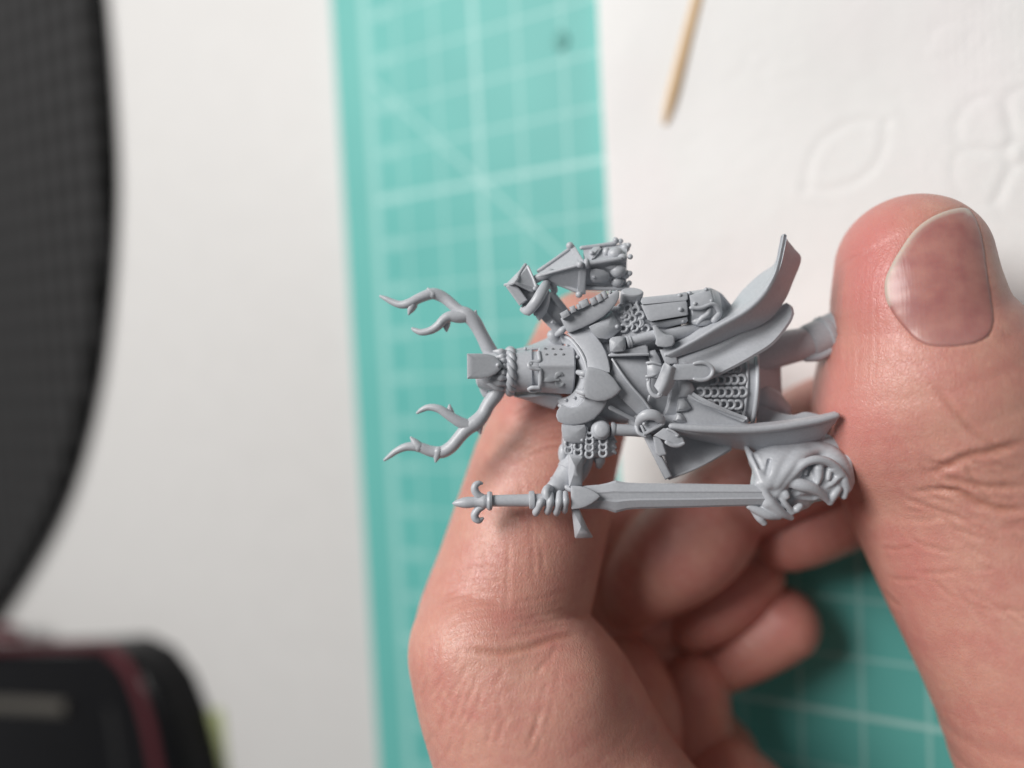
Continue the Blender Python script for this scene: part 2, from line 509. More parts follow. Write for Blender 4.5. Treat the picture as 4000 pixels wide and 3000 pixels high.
def surface_net(fun, lo, hi, vox, coarse=4):
    lo = np.array(lo, float); hi = np.array(hi, float)
    n = np.ceil((hi - lo) / (vox * coarse)).astype(int) * coarse
    ax = [lo[i] + np.arange(n[i] + 1) * vox for i in range(3)]
    cx = [a[::coarse] for a in ax]
    g = np.stack(np.meshgrid(*cx, indexing='ij'), -1).reshape(-1, 3)
    cd = fun(g).reshape([len(c) for c in cx])
    h = coarse // 2
    # nearest coarse value for each fine node
    ii = [np.minimum((np.arange(n[i] + 1) + h) // coarse, len(cx[i]) - 1) for i in range(3)]
    D = cd[np.ix_(*ii)].astype(np.float32)
    m = np.abs(D) < vox * (coarse * 1.0 + 2)
    idx = np.argwhere(m)
    for s in range(0, len(idx), 400000):
        c = idx[s:s + 400000]
        D[c[:, 0], c[:, 1], c[:, 2]] = fun(lo + c * vox)
    neg = D < 0
    N = n
    cells = np.zeros(N, np.uint8)
    for dx in (0, 1):
        for dy in (0, 1):
            for dz in (0, 1):
                cells += neg[dx:N[0] + dx, dy:N[1] + dy, dz:N[2] + dz]
    act = (cells > 0) & (cells < 8)
    ca = np.argwhere(act); vid = -np.ones(N, np.int64); vid[act] = np.arange(len(ca))
    acc = np.zeros((len(ca), 3)); cnt = np.zeros(len(ca))
    corners = [np.array(c) for c in ((0,0,0),(1,0,0),(0,1,0),(1,1,0),(0,0,1),(1,0,1),(0,1,1),(1,1,1))]
    val = [D[ca[:, 0] + c[0], ca[:, 1] + c[1], ca[:, 2] + c[2]] for c in corners]
    for i in range(8):
        for j in range(i + 1, 8):
            if np.abs(corners[i] - corners[j]).sum() != 1: continue
            x = (val[i] < 0) != (val[j] < 0)
            t = np.where(x, val[i] / np.where(x, val[i] - val[j], 1), 0)
            acc += np.where(x[:, None], corners[i] + t[:, None] * (corners[j] - corners[i]), 0); cnt += x
    V = lo + (ca + acc / cnt[:, None]) * vox
    quads = []
    for a in range(3):
        b, c = (a + 1) % 3, (a + 2) % 3
        sl0 = [slice(1, N[i]) for i in range(3)]; sl0[a] = slice(0, N[a]); sl1 = list(sl0); sl1[a] = slice(1, N[a] + 1)
        n0 = neg[tuple(sl0)]; n1 = neg[tuple(sl1)]
        for flip, mk in ((False, n0 & ~n1), (True, ~n0 & n1)):
            e = np.argwhere(mk)
            if not len(e): continue
            e[:, b] += 1; e[:, c] += 1
            def cell(ob, oc):
                k = e.copy(); k[:, b] += ob; k[:, c] += oc
                return vid[k[:, 0], k[:, 1], k[:, 2]]
            q = np.stack([cell(-1, -1), cell(0, -1), cell(0, 0), cell(-1, 0)], 1)
            quads.append(q[:, ::-1] if flip else q)
    return V, np.concatenate(quads)

def grad_of(fun, X, e=2.0):
    T = [fun(X + np.array(o) * e) for o in ((1,1,1),(1,-1,-1),(-1,1,-1),(-1,-1,1))]     # tetrahedral differences
    g = np.stack([T[0] + T[1] - T[2] - T[3], T[0] - T[1] + T[2] - T[3], T[0] - T[1] - T[2] + T[3]], 1)
    return g / (np.linalg.norm(g, axis=1)[:, None] + 1e-9)

def fast_mesh(name, verts_w, quads):
    me = bpy.data.meshes.new(name)
    me.vertices.add(len(verts_w)); me.vertices.foreach_set('co', np.asarray(verts_w, np.float32).ravel())
    nq = len(quads); me.loops.add(nq * 4); me.polygons.add(nq)
    me.loops.foreach_set('vertex_index', np.asarray(quads, np.int32).ravel())
    me.polygons.foreach_set('loop_start', np.arange(0, nq * 4, 4, dtype=np.int32))
    me.polygons.foreach_set('loop_total', np.full(nq, 4, np.int32))
    me.update(calc_edges=True); me.validate(); me.shade_smooth()
    return me

def proj(X):                            # Q space -> pixels
    s = F / (F - X[:, 2])
    return np.stack([X[:, 0] * s + 2000, X[:, 1] * s + 1500], 1)

def poly_dist(P, line):                 # distance in pixels to a polyline, and the place along it (0..1)
    best = np.full(len(P), 1e9); along = np.zeros(len(P)); L = np.asarray(line, float)
    for i in range(len(L) - 1):
        ab = L[i + 1] - L[i]; t = np.clip(((P - L[i]) @ ab) / (ab @ ab), 0, 1)
        d = np.linalg.norm(P - (L[i] + t[:, None] * ab), axis=1)
        k = d < best; best[k] = d[k]; along[k] = (i + t[k]) / (len(L) - 1)
    return best, along

def set_attr(me, name, arr, typ='FLOAT'):
    at = me.attributes.new(name, typ, 'POINT')
    at.data.foreach_set('value' if typ == 'FLOAT' else 'vector', np.asarray(arr, np.float32).ravel())
# ------------------------------------------------------------------ the setting
def prism_w(name, poly, z0, z1, mat, bev=.05, smooth=0, parent=None, angle=40, nb=3):
    P = np.asarray(poly, float)
    if smooth: P = crom(P, smooth, True)
    n = len(P); lay = [np.c_[P, np.full(n, z0)], np.c_[P, np.full(n, z1 - bev)]]
    for k in range(1, nb + 1):
        a = math.pi / 2 * k / nb
        lay.append(np.c_[_inset(P, bev * (1 - math.cos(a))), np.full(n, z1 - bev + bev * math.sin(a))])
    V = np.concatenate(lay); Fc = []
    for i in range(len(lay) - 1):
        for k in range(n):
            l = (k + 1) % n; Fc.append((i * n + k, i * n + l, (i + 1) * n + l, (i + 1) * n + k))
    Fc.append(tuple(range(n))[::-1]); Fc.append(tuple((len(lay) - 1) * n + k for k in range(n)))
    c = np.array([P[:, 0].mean(), P[:, 1].mean(), z0]); po = origin_of(parent) if parent is not None else np.zeros(3)
    if parent is None:
        return link_mesh(name, mesh_w(name, V - c, Fc, angle), mat, None, c)
    return link_mesh(name, mesh_w(name, V - po, Fc, angle), mat, parent)

TABLE = M_plain('white_laminate', (.60, .595, .59), .5, (.58, .575, .57), 1.5, .002, 60)
o = prism_w('tabletop', [(-60, -45), (45, -45), (45, 45), (-60, 45)], -3.0, -.30, TABLE, .2)
tag(o, kind='structure')

# cutting mat: origin at a corner-independent place so that its print stays in world units
def mat_sheet():
    P = [(-4.05, -15), (-3.85, -15.2), (26, -15.2), (26, 24), (-3.85, 24.2), (-4.05, 24)]
    o = prism_w('cutting_mat', P, -.296, 0.0, MAT, .05)
    me = o.data; l = o.location.copy()
    me.transform(Matrix.Translation(l)); o.location = (0, 0, 0)
    return o
mat = tag(mat_sheet(), 'teal cutting mat with white printed grid lying under the hand', 'cutting mat')

# a dark crumb on the mat
c = on_mat(2192, 158)
mb = MB()
V = []; 
def blob_w(name, c, r, mat, sc=(1, 1, .7), n=10, seed=1):
    rr = random.Random(seed); bm = bmesh.new(); bmesh.ops.create_icosphere(bm, subdivisions=2, radius=r)
    for v in bm.verts:
        k = 1 + .22 * (rr.random() - .5); v.co = Vector((v.co.x * sc[0] * k, v.co.y * sc[1] * k, v.co.z * sc[2] * k))
    me = bpy.data.meshes.new(name); bm.to_mesh(me); bm.free(); me.shade_smooth()
    return link_mesh(name, me, mat, None, c)
CRUMB = M_plain('dull_resin', (.14, .40, .37), .7)
o = blob_w('resin_crumb', (c[0], c[1], .015), .16, CRUMB, (1, 1.25, .12)); tag(o, 'small dull grey-green crumb lying on the mat above the miniature', 'crumb')

# paper towel with pressed flowers
def paper():
    x0, x1, y0, y1, st = 2.25, 14.6, -2.55, 14.0, .045
    xs = np.arange(x0, x1 + st, st); ys = np.arange(y0, y1 + st, st)
    X, Y = np.meshgrid(xs, ys, indexing='ij'); P = np.c_[X.ravel(), Y.ravel()]
    def w2(pts): return np.array([on_mat(a, b)[:2] for a, b in pts])
    lines = []
    def ln(pts, closed=False, d=1.0): lines.append((w2(crom(np.array(pts, float), 8, closed)), d))
    ln([(3150, 745), (3168, 640), (3215, 560), (3300, 500), (3400, 478), (3462, 490)]); ln([(3462, 490), (3452, 570), (3420, 650), (3350, 715), (3250, 750), (3150, 745)])
    ln([(3050, 330), (3110, 312), (3250, 318), (3340, 335)], d=.3); ln([(3340, 335), (3500, 400), (3600, 445), (3720, 500)], d=.35)
    def petal(c, a, l, w):
        c = np.array(c, float); d = np.array([math.cos(a), math.sin(a)]); n = np.array([-d[1], d[0]])
        ln([c + d * l * .18, c + d * l * .55 + n * w * .85, c + d * l * .85 + n * w * .95, c + d * l * 1.08, c + d * l * .85 - n * w * .95, c + d * l * .55 - n * w * .85], True, 1.1)
    for cc, l, w, a0 in (((3965, 610), 250, 115, .1), ((2965, 250), 150, 75, .6), ((4080, -250), 240, 110, .3), ((3420, -260), 210, 95, .5), ((2750, 1010), 190, 80, .2)):
        k = .8 if cc[0] > 3900 else .2
        for i in range(5):
            petal(cc, a0 + i * 2 * math.pi / 5, l, w); lines[-1] = (lines[-1][0], k)
        t = [(cc[0] + 42 * math.cos(v), cc[1] + 42 * math.sin(v)) for v in np.linspace(0, 2 * math.pi, 9)[:-1]]
        ln(t, True, k)
    for a, b, c_, d_ in ((2870, 700, 3060, 560), (3600, 240, 3800, 100), (2690, 560, 2800, 660), (3560, 900, 3760, 800)):
        m = ((a + c_) / 2, (b + d_) / 2); nx, ny = (d_ - b) * .25, -(c_ - a) * .25
        ln([(a, b), (m[0] + nx, m[1] + ny), (c_, d_), (m[0] - nx, m[1] - ny)], True, .3)
    Z = np.zeros(len(P))
    for L, d in lines:
        lo = L.min(0) - .3; hi = L.max(0) + .3
        k = np.where(((P > lo) & (P < hi)).all(1))[0]
        if not len(k): continue
        dist, _ = poly_dist(P[k], L)
        Z[k] -= d * (.010 * np.exp(-(dist / .055) ** 2) - .0035 * np.exp(-((dist - .15) / .08) ** 2))
    r = np.random.RandomState(4)
    for i in range(26):                                  # the sheet does not lie quite flat
        a = r.rand() * math.pi; f = .25 + r.rand() * .8; ph = r.rand() * 6
        Z += .020 / f * .5 * np.sin((P[:, 0] * math.cos(a) + P[:, 1] * math.sin(a)) * f * 2 + ph)
    Z = Z - Z.min() + .02
    nx, ny = len(xs), len(ys)
    i, j = np.meshgrid(np.arange(nx - 1), np.arange(ny - 1), indexing='ij'); k = (i * ny + j).ravel()
    q = np.stack([k, k + ny, k + ny + 1, k + 1], 1)
    Vt = np.c_[P, Z]
    # underside rim so that the sheet has a thickness
    rim = list(range(0, nx * ny, ny)) + [(nx - 1) * ny + t for t in range(1, ny)] + [t * ny + ny - 1 for t in range(nx - 2, -1, -1)] + list(range(ny - 2, 0, -1))
    base = len(Vt); Vt = np.concatenate([Vt, np.c_[Vt[rim][:, :2], np.full(len(rim), .005)]])
    q = np.concatenate([q, np.array([[rim[a], base + a, base + (a + 1) % len(rim), rim[(a + 1) % len(rim)]] for a in range(len(rim))])])
    me = fast_mesh('paper_towel', Vt - [x0, y0, 0], q)
    return link_mesh('paper_towel', me, PAPER, None, (x0, y0, 0))
tag(paper(), 'white paper towel embossed with flowers and leaves, lying on the cutting mat', 'paper towel')

# toothpick on the towel
WOOD = NT('birch_wood'); _co = WOOD.coord()
_g = WOOD.noise(WOOD.mapping(_co, rot=(0, 0, -.28), scale=(14, .8, 14)), 2.2, 3)
WOOD.set(Base_Color=WOOD.mix(WOOD.mapr(_g, .3, .7), (.60, .40, .22), (.70, .52, .32)), Roughness=.6, Normal=WOOD.bump(_g, .01, .4))
a = on_mat(2597, 488, .2); b = on_mat(2775, -180, .2)
def stick(name, a, b, mat):
    a = np.array(a); b = np.array(b); t = (b - a); L = np.linalg.norm(t); t /= L; n = np.array([-t[1], t[0], 0]); u = np.array([0, 0, 1.0])
    prof = [(0, .015), (.02, .045), (.08, .06), (.3, .095), (.6, .11), (L, .115), (L + .01, .02)]; V = []; Fc = []; sg = 14
    for s, r in prof:
        for k in range(sg):
            an = 2 * math.pi * k / sg; V.append(t * s + (n * math.cos(an) + u * math.sin(an)) * r)
    for i in range(len(prof) - 1):
        for k in range(sg):
            l = (k + 1) % sg; Fc.append((i * sg + k, i * sg + l, (i + 1) * sg + l, (i + 1) * sg + k))
    Fc.append(tuple(range(sg))[::-1]); Fc.append(tuple((len(prof) - 1) * sg + k for k in range(sg)))
    return link_mesh(name, mesh_w(name, V, Fc), mat, None, a)
tag(stick('toothpick', a, b, WOOD.m), 'pale wooden toothpick lying on the white paper towel', 'toothpick')

# dark fabric pad at the far side of the table
edge = [on_mat(x, y, -.29)[:2] for x, y in [(330, -900), (385, -250), (418, 0), (450, 400), (462, 750), (440, 1150), (385, 1550), (270, 1950), (80, 2300), (-150, 2620)]]
edge = list(crom(np.array(edge), 5)); far = [(-40, edge[-1][1] - 4), (-40, edge[0][1] + 3)]
o = prism_w('fabric_pad', edge + far, -.29, .3, FABRIC, .25, nb=5)
tag(o, 'charcoal woven fabric pad with a long rounded edge on the white table', 'pad')

# black case with a red trim line
BLACK = M_plain('black_plastic', (.004, .004, .005), .32, (.006, .006, .007), 2.0, 0, 50, .2)
GREY = M_plain('dark_grey_plastic', (.018, .018, .019), .6, spec=.25)
RED = M_plain('dark_red_trim', (.085, .018, .024), .7, spec=.2)
PALE = M_plain('grey_plastic', (.075, .07, .062), .6, spec=.25)
ZT = 1.0
def cs(pts, z): return [tuple(on_mat(x, y, z)[:2]) for x, y in pts]
body = cs([(-900, 2520), (0, 2515), (400, 2500), (560, 2490), (660, 2540), (735, 2640), (790, 2780), (835, 2950), (880, 3200), (930, 3600), (-900, 3700)], -.1)
case = empty('black_case', (*np.mean(body, 0), -.29))
tag(case, 'black plastic case with a curved dark red line around its rounded corner', 'case')
prism_w('body', body, -.29, ZT, BLACK, .35, parent=case, nb=5)
def strip(name, pts, z, r, mat, parent, flat=.5):
    P = crom(np.array([(*on_mat(x, y, z)[:2], z) for x, y in pts]), 6); V = []; Fc = []; sg = 10
    T = np.gradient(P, axis=0); T /= np.linalg.norm(T, axis=1)[:, None]
    for p, t in zip(P, T):
        n = np.array([-t[1], t[0], 0])
        for k in range(sg):
            an = 2 * math.pi * k / sg; V.append(p + n * math.cos(an) * r + np.array([0, 0, 1]) * math.sin(an) * r * flat)
    for i in range(len(P) - 1):
        for k in range(sg):
            l = (k + 1) % sg; Fc.append((i * sg + k, i * sg + l, (i + 1) * sg + l, (i + 1) * sg + k))
    Fc.append(tuple(range(sg))[::-1]); Fc.append(tuple((len(P) - 1) * sg + k for k in range(sg)))
    return link_mesh(name, mesh_w(name, np.array(V) - origin_of(parent), Fc), mat, parent)
strip('red_trim', [(420, 2530), (490, 2600), (540, 2700), (580, 2830), (605, 2950), (640, 3150), (680, 3500)], ZT + .0, .20, RED, case)
strip('side_trim', [(-700, 2530), (-200, 2535), (60, 2530), (250, 2525), (400, 2525)], ZT + .0, .11, RED, case)
strip('ridge', [(430, 2760), (450, 2860), (470, 3000), (510, 3300)], ZT - .01, .16, GREY, case)
strip('handle', [(-700, 2730), (-100, 2752), (120, 2760), (262, 2768)], ZT + .05, .22, PALE, case)
strip('red_tab', [(-300, 2452), (-40, 2462), (78, 2474)], ZT - .35, .20, RED, case)
GREEN = M_plain('pale_green_paper', (.36, .40, .20), .8)
o = prism_w('paper_slip', cs([(770, 2780), (868, 2770), (900, 3150), (800, 3160)], -.28), -.295, -.255, GREEN, .008)
tag(o, 'narrow pale green paper slip showing beside the black case', 'paper slip')
# ------------------------------------------------------------------ the hand
thumb = Chain([(3560, 1040, -80, 274), (3570, 1180, -60, 298), (3600, 1340, -70, 332), (3645, 1560, -120, 428), (3752, 1830, -160, 446), (3885, 2150, -120, 440), (4130, 2650, -30, 455), (4420, 3150, -40, 560), (4750, 3600, -80, 680)])
index_up = Chain([(2300, 1345, -470, 213), (2268, 1440, -460, 226), (2205, 1600, -430, 252), (2135, 1790, -385, 276), (2085, 1990, -340, 296), (2020, 2230, -300, 312), (1958, 2430, -270, 326), (1940, 2500, -250, 326)])
index_low = Chain([(1935, 2545, -170, 338), (2020, 2680, -170, 392), (2100, 2820, -170, 428), (2180, 3000, -160, 445), (2300, 3300, -120, 500)])
mid_a = Chain([(2440, 2330, -720, 130), (2530, 2248, -610, 172), (2640, 2158, -575, 206), (2735, 2080, -570, 204), (2810, 2000, -590, 170)])
mid_b = Chain([(2830, 1960, -610, 175), (2920, 1890, -590, 196), (3080, 1790, -560, 225), (3250, 1700, -550, 235), (3380, 1660, -560, 220)])
ring_b = Chain([(3080, 2086, -660, 142), (3150, 2040, -650, 166), (3300, 1960, -650, 180), (3460, 1880, -650, 180)])
ring_a = Chain([(2700, 2452, -830, 90), (2770, 2400, -800, 118), (2860, 2318, -785, 130), (2950, 2250, -790, 112)])
pink_a = Chain([(2830, 2622, -850, 80), (2930, 2540, -812, 116), (3050, 2438, -800, 146)])
knuck_m = Chain([(2400, 2690, -640, 215), (2425, 2800, -600, 232), (2420, 3000, -560, 240), (2400, 3250, -480, 300)])
knuck_r = Chain([(2705, 2690, -800, 138), (2690, 2800, -790, 165), (2670, 2950, -760, 180), (2660, 3200, -700, 220)])
deep = Chain([(2300, 2480, -930, 150), (2420, 2620, -930, 160), (2560, 2700, -930, 150), (2700, 2830, -930, 140), (2820, 2950, -880, 140)])
deep_b = Chain([(2380, 2280, -950, 140), (2500, 2440, -960, 130), (2700, 2340, -960, 130), (2880, 2170, -940, 130), (3000, 2060, -900, 130)])
deep_c = Chain([(2480, 2500, -950, 120), (2680, 2560, -960, 100), (2850, 2460, -970, 95), (2980, 2340, -970, 90)])
deep_d = Chain([(2330, 2360, -860, 190), (2370, 2200, -800, 165), (2410, 2080, -780, 130), (2470, 2000, -780, 80)])
palm = Chain([(2830, 3085, -600, 200), (2900, 3250, -600, 280), (3000, 3550, -500, 420)])
wrist = Chain([(3965, 3048, -190, 172), (4040, 3250, -190, 240), (4200, 3500, -160, 320)])
back_p = Chain([(2300, 3450, -20, 560), (2900, 3900, -120, 640), (3800, 4100, -200, 720), (4800, 4000, -150, 760), (5600, 4200, -100, 800)])

def thumb_sdf(X):
    d = thumb.d(X)
    # the pulp is fuller on the side that presses the figurine
    b1 = np.linalg.norm((X - Q(3480, 1640, -90)) / [1, 1.15, 1], axis=1) - 268
    return smin(d, b1, 90)

def hand_sdf(X):
    up = index_up.d(X); low = index_low.d(X)
    pad = np.linalg.norm(X - Q(2195, 2700, 10), axis=1) - 208       # flesh bulging beside the bent joint
    low = smin(low, pad, 90)
    d = smin(up, low, 9)
    d = smin(d, smin(mid_a.d(X), mid_b.d(X), 18), 10)
    d = smin(d, ring_b.d(X), 10); d = smin(d, ring_a.d(X), 10); d = smin(d, pink_a.d(X), 10)
    d = smin(d, knuck_m.d(X), 12); d = smin(d, knuck_r.d(X), 10); d = smin(d, palm.d(X), 12)
    d = smin(d, np.minimum(np.minimum(deep.d(X), deep_b.d(X)), np.minimum(deep_c.d(X), deep_d.d(X))), 16)
    d = smin(d, wrist.d(X), 10)
    d = smin(d, thumb_sdf(X), 12)
    return smin(d, back_p.d(X), 90)

def build_hand():
    V, q = surface_net(hand_sdf, (-700, -900, -1180), (3300, 2350, 760), 11.0)
    for _ in range(2):
        V = V - grad_of(hand_sdf, V, 3.0) * hand_sdf(V)[:, None] * .8
    N = grad_of(hand_sdf, V, 8.0)
    px = proj(V); front = N[:, 2] > -.2
    disp = np.zeros(len(V)); crease = np.zeros(len(V))
    near_thumb = thumb_sdf(V) < 25; near_idx = np.minimum(index_up.d(V), index_low.d(V)) < 30
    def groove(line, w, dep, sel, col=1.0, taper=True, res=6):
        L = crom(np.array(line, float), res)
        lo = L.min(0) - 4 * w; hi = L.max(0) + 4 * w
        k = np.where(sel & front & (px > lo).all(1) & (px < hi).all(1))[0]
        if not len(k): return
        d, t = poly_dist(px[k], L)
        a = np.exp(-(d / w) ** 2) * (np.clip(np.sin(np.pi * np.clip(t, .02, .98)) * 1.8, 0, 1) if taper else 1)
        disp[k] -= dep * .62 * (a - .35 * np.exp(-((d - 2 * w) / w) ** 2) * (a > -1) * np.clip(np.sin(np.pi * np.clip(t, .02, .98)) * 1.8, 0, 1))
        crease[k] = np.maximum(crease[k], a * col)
    # thumb: the lines over its joint
    for L, w, dp, c in (([(3620, 1838), (3690, 1826), (3780, 1782), (3880, 1762), (4010, 1722)], 15, 12, .85),
                        ([(3660, 1850), (3750, 1880), (3870, 1902), (4020, 1898)], 13, 10, .7),
                        ([(3640, 1908), (3740, 1925), (3830, 1965), (3920, 1990), (4040, 1985)], 16, 13, .9),
                        ([(3765, 1805), (3800, 1870), (3850, 1930), (3880, 1965)], 10, 7, .5),
                        ([(3640, 1500), (3720, 1590), (3800, 1680), (3880, 1740), (3960, 1800)], 12, 8, .45),
                        ([(3560, 1920), (3680, 1915), (3760, 1920)], 9, 6, .4),
                        ([(3700, 2050), (3800, 2090), (3940, 2110)], 9, 5, .35),
                        ([(3520, 1990), (3640, 2010), (3740, 2050)], 9, 5, .3)):
        groove(L, w, dp, near_thumb, c)
    r = random.Random(3)
    for i in range(46):                                             # small folds of the thumb's side
        x = 3420 + 560 * r.random(); y = 1760 + 620 * r.random(); l = 40 + 70 * r.random(); a = .35 + .9 * (r.random() - .5)
        groove([(x, y), (x + l * math.cos(a), y + l * math.sin(a) + 8), (x + 1.7 * l * math.cos(a), y + 1.7 * l * math.sin(a))], 9, 4.5, near_thumb, .22)
    for i in range(11):                                             # lines of the pulp, running beside the nail
        o = i * 17 + r.random() * 8
        groove([(3560 - o * .5, 880 + o * .35), (3400 - o * .9 + 40, 1040), (3350 - o + 70, 1200), (3370 - o + 50, 1400), (3400 - o * .7, 1560)], 7, 2.6, near_thumb, .12)
    # index finger: joint lines, and lines along the finger
    for i in range(13):
        y = 1420 + i * 27 + r.random() * 10; s = .15 + .2 * r.random()
        groove([(1985 + r.random() * 40, y + 60), (2090, y + 18), (2180, y - 6), (2290, y + 5)], 9, 4.2, near_idx, .3)
    for i in range(12):
        y = 2215 + i * 24 + r.random() * 8
        groove([(1720 + r.random() * 60, y + 45), (1800, y + 14), (1890, y - 4), (1975 + 40 * r.random(), y + 6)], 8, 4.0, near_idx, .25)
    for x0, y0, x1, y1 in ((2070, 1990, 2084, 2290), (2098, 2070, 2125, 2240), (1985, 2090, 1975, 2420), (2030, 1870, 2052, 2030), (1880, 2150, 1900, 2240)):
        groove([(x0, y0), ((x0 + x1) / 2 + 5, (y0 + y1) / 2), (x1, y1)], 8, 3.5, near_idx, -.2)
    groove([(1800, 2535), (1880, 2545), (1980, 2546), (2080, 2525), (2180, 2490), (2290, 2478)], 13, 8, near_idx, .8)
    for i in range(40):
        x = 1640 + 620 * r.random(); y = 2600 + 380 * r.random(); l = 60 + 80 * r.random(); a = -1.25 + .7 * (r.random() - .5)
        groove([(x, y), (x + l * .5 * math.cos(a) + 6, y + l * .5 * math.sin(a)), (x + l * math.cos(a), y + l * math.sin(a))], 8, 3.2, near_idx, .14)
    for i in range(5):
        groove([(1960, 2490 - i * 30), (2100, 2470 - i * 32), (2240, 2440 - i * 34)], 10, 2.5, near_idx, .12)
    # flesh drawn in along the edge of the nail
    k = np.where(near_thumb & front)[0]
    d, _ = poly_dist(px[k], np.array(NAIL_OUT + NAIL_OUT[:1], float))
    inside = np.zeros(len(k), bool); pg = np.array(NAIL_OUT, float); X_, Y_ = px[k, 0], px[k, 1]; j = len(pg) - 1
    for i in range(len(pg)):
        c_ = ((pg[i, 1] > Y_) != (pg[j, 1] > Y_)) & (X_ < (pg[j, 0] - pg[i, 0]) * (Y_ - pg[i, 1]) / (pg[j, 1] - pg[i, 1] + 1e-9) + pg[i, 0])
        inside ^= c_; j = i
    sd = np.where(inside, d, -d)
    disp[k] -= np.clip(2 + sd * .5, 0, 5) * (sd > -4)
    disp[k] += 0.8 * np.exp(-((sd + 34) / 20) ** 2)
    V = V + N * disp[:, None]
    # pinker pulp and joints
    tone = np.zeros(len(V))
    def spot(p, rad, a):
        tone[:] = np.maximum(tone, a * np.exp(-(np.linalg.norm((px - p) / rad, axis=1)) ** 2))
    for p, rad, a, s in (((3400, 1050), (190, 330), .95, near_thumb), ((3300, 1600), (210, 330), .6, near_thumb), ((2190, 1540), (200, 190), .45, near_idx),
                         ((3560, 2300), (150, 300), .35, near_thumb), ((1830, 2330), (160, 150), .3, near_idx), ((3050, 2000), (330, 300), .45, ~near_thumb & ~near_idx),
                         ((2600, 1900), (300, 300), .55, ~near_thumb & ~near_idx), ((3000, 2400), (250, 200), .5, ~near_thumb & ~near_idx)):
        t = a * np.exp(-(np.linalg.norm((px - p) / np.array(rad), axis=1)) ** 2) * s
        tone = np.maximum(tone, t)
    w = q2w(V); c = w.mean(0)
    f = q[len(q) // 2]; a, b, c3 = w[f[0]], w[f[1]], w[f[2]]
    nn = np.cross(b - a, c3 - a); gw = (q2w(V[f[0]] + N[f[0]]) - w[f[0]])
    if nn @ gw < 0: q = q[:, ::-1]
    me = fast_mesh('hand', w - c, q)
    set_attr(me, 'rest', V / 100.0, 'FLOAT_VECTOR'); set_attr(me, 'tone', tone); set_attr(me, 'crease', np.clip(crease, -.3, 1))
    return link_mesh('hand', me, SKIN, None, c)

NAIL_OUT = [(3768, 808), (3705, 818), (3633, 849), (3570, 899), (3520, 967), (3475, 1044), (3454, 1107), (3461, 1175), (3493, 1233), (3533, 1283), (3579, 1328), (3633, 1351), (3723, 1354), (3806, 1342), (3862, 1312), (3882, 1252), (3870, 1152), (3856, 1062), (3841, 949), (3823, 881), (3800, 831)]

def build_nail(parent):
    out = crom(np.array(NAIL_OUT, float), 4, True); n = len(out); c = np.array([3690.0, 1100.0])
    ts = [1.0, .985, .95, .9, .82, .72, .6, .48, .36, .24, .12]
    P = np.concatenate([c + (out - c) * t for t in ts] + [c[None]])
    tt = np.concatenate([np.full(n, t) for t in ts] + [[0.0]])
    h = np.full(len(P), 700.0); best = np.full(len(P), 1e9); bh = h.copy()
    for _ in range(70):
        X = Qa(np.c_[P, h]); d = thumb_sdf(X)
        b = d < best; best[b] = d[b]; bh[b] = h[b]
        h = np.where(d > .5, h - np.clip(d * .9, .5, 60), h)
    h = np.where(best < 6, h, bh)
    X = Qa(np.c_[P, h]); N = grad_of(thumb_sdf, X, 6)
    # the plate: flatter than the flesh, its edge sunk below the fold
    X = X - N * thumb_sdf(X)[:, None]
    lift = np.interp(tt, [0, .5, .8, .95, .985, 1.0], [5, 5, 4.5, 3.5, 2, -4])
    X = X + N * lift[:, None]
    Fc = []
    for i in range(len(ts) - 1):
        for k in range(n):
            l = (k + 1) % n; Fc.append((i * n + k, i * n + l, (i + 1) * n + l, (i + 1) * n + k))
    m = (len(ts) - 1) * n
    for k in range(n): Fc.append((m + k, m + (k + 1) % n, len(P) - 1))
    # underside
    B = X - N * 22; o = len(X)
    Fc += [tuple(i + o for i in f[::-1]) for f in Fc]
    for k in range(n): Fc.append((k, o + k, o + (k + 1) % n, (k + 1) % n))
    V = np.concatenate([X, B]); w = q2w(V) - origin_of(parent)
    me = mesh_w('thumb_nail', w, Fc, 60)
    px = proj(V)
    d, t = poly_dist(px, crom(np.array([(3790, 822), (3768, 808), (3705, 818), (3633, 849), (3570, 899), (3520, 967), (3475, 1044), (3454, 1107), (3461, 1185)], float), 5))
    free = np.clip(1.5 - d / 17, 0, 1)
    d2, _ = poly_dist(px, np.array([(3838, 960), (3858, 1080), (3868, 1180), (3872, 1240)], float)); free = np.maximum(free, .0 * d2)
    moon = np.exp(-(np.linalg.norm((px - [3740, 1400]) / [190, 110], axis=1)) ** 2)
    set_attr(me, 'tone', free); set_attr(me, 'crease', moon); set_attr(me, 'rest', V / 100.0, 'FLOAT_VECTOR')
    return link_mesh('thumb_nail', me, NAIL, parent)

hand = build_hand()
tag(hand, 'large hand pinching the grey miniature between thumb and curled fingers', 'hand')
build_nail(hand)
# ------------------------------------------------------------------ the resin miniature
fig = empty('knight_miniature', W(3260, 1500, -40))
tag(fig, 'grey resin knight miniature with antlered great helm, long sword and hanging lantern', 'miniature')
def part(name, mb, parent=fig, angle=38): return obj(name, mb, RESIN, parent, angle)
def P1(name, f, parent=fig, angle=38):
    mb = MB(); f(mb); return part(name, mb, parent, angle)
_riv = {}
def rivet(p, r, parent, name='rivet'):
    """small domed rivets share one mesh per size"""
    key = round(r)
    if key not in _riv:
        m = MB(); ball(m, (2000, 1500, 0), r, (1, 1, .8), 10); _riv[key] = mesh_w('rivet', q2w(np.concatenate(m.v)) - W(2000, 1500, 0), m.f, 0)
        _riv[key].materials.append(RESIN)
    return link_mesh(name, _riv[key], None, parent, tuple(W(*p) - origin_of(parent)))

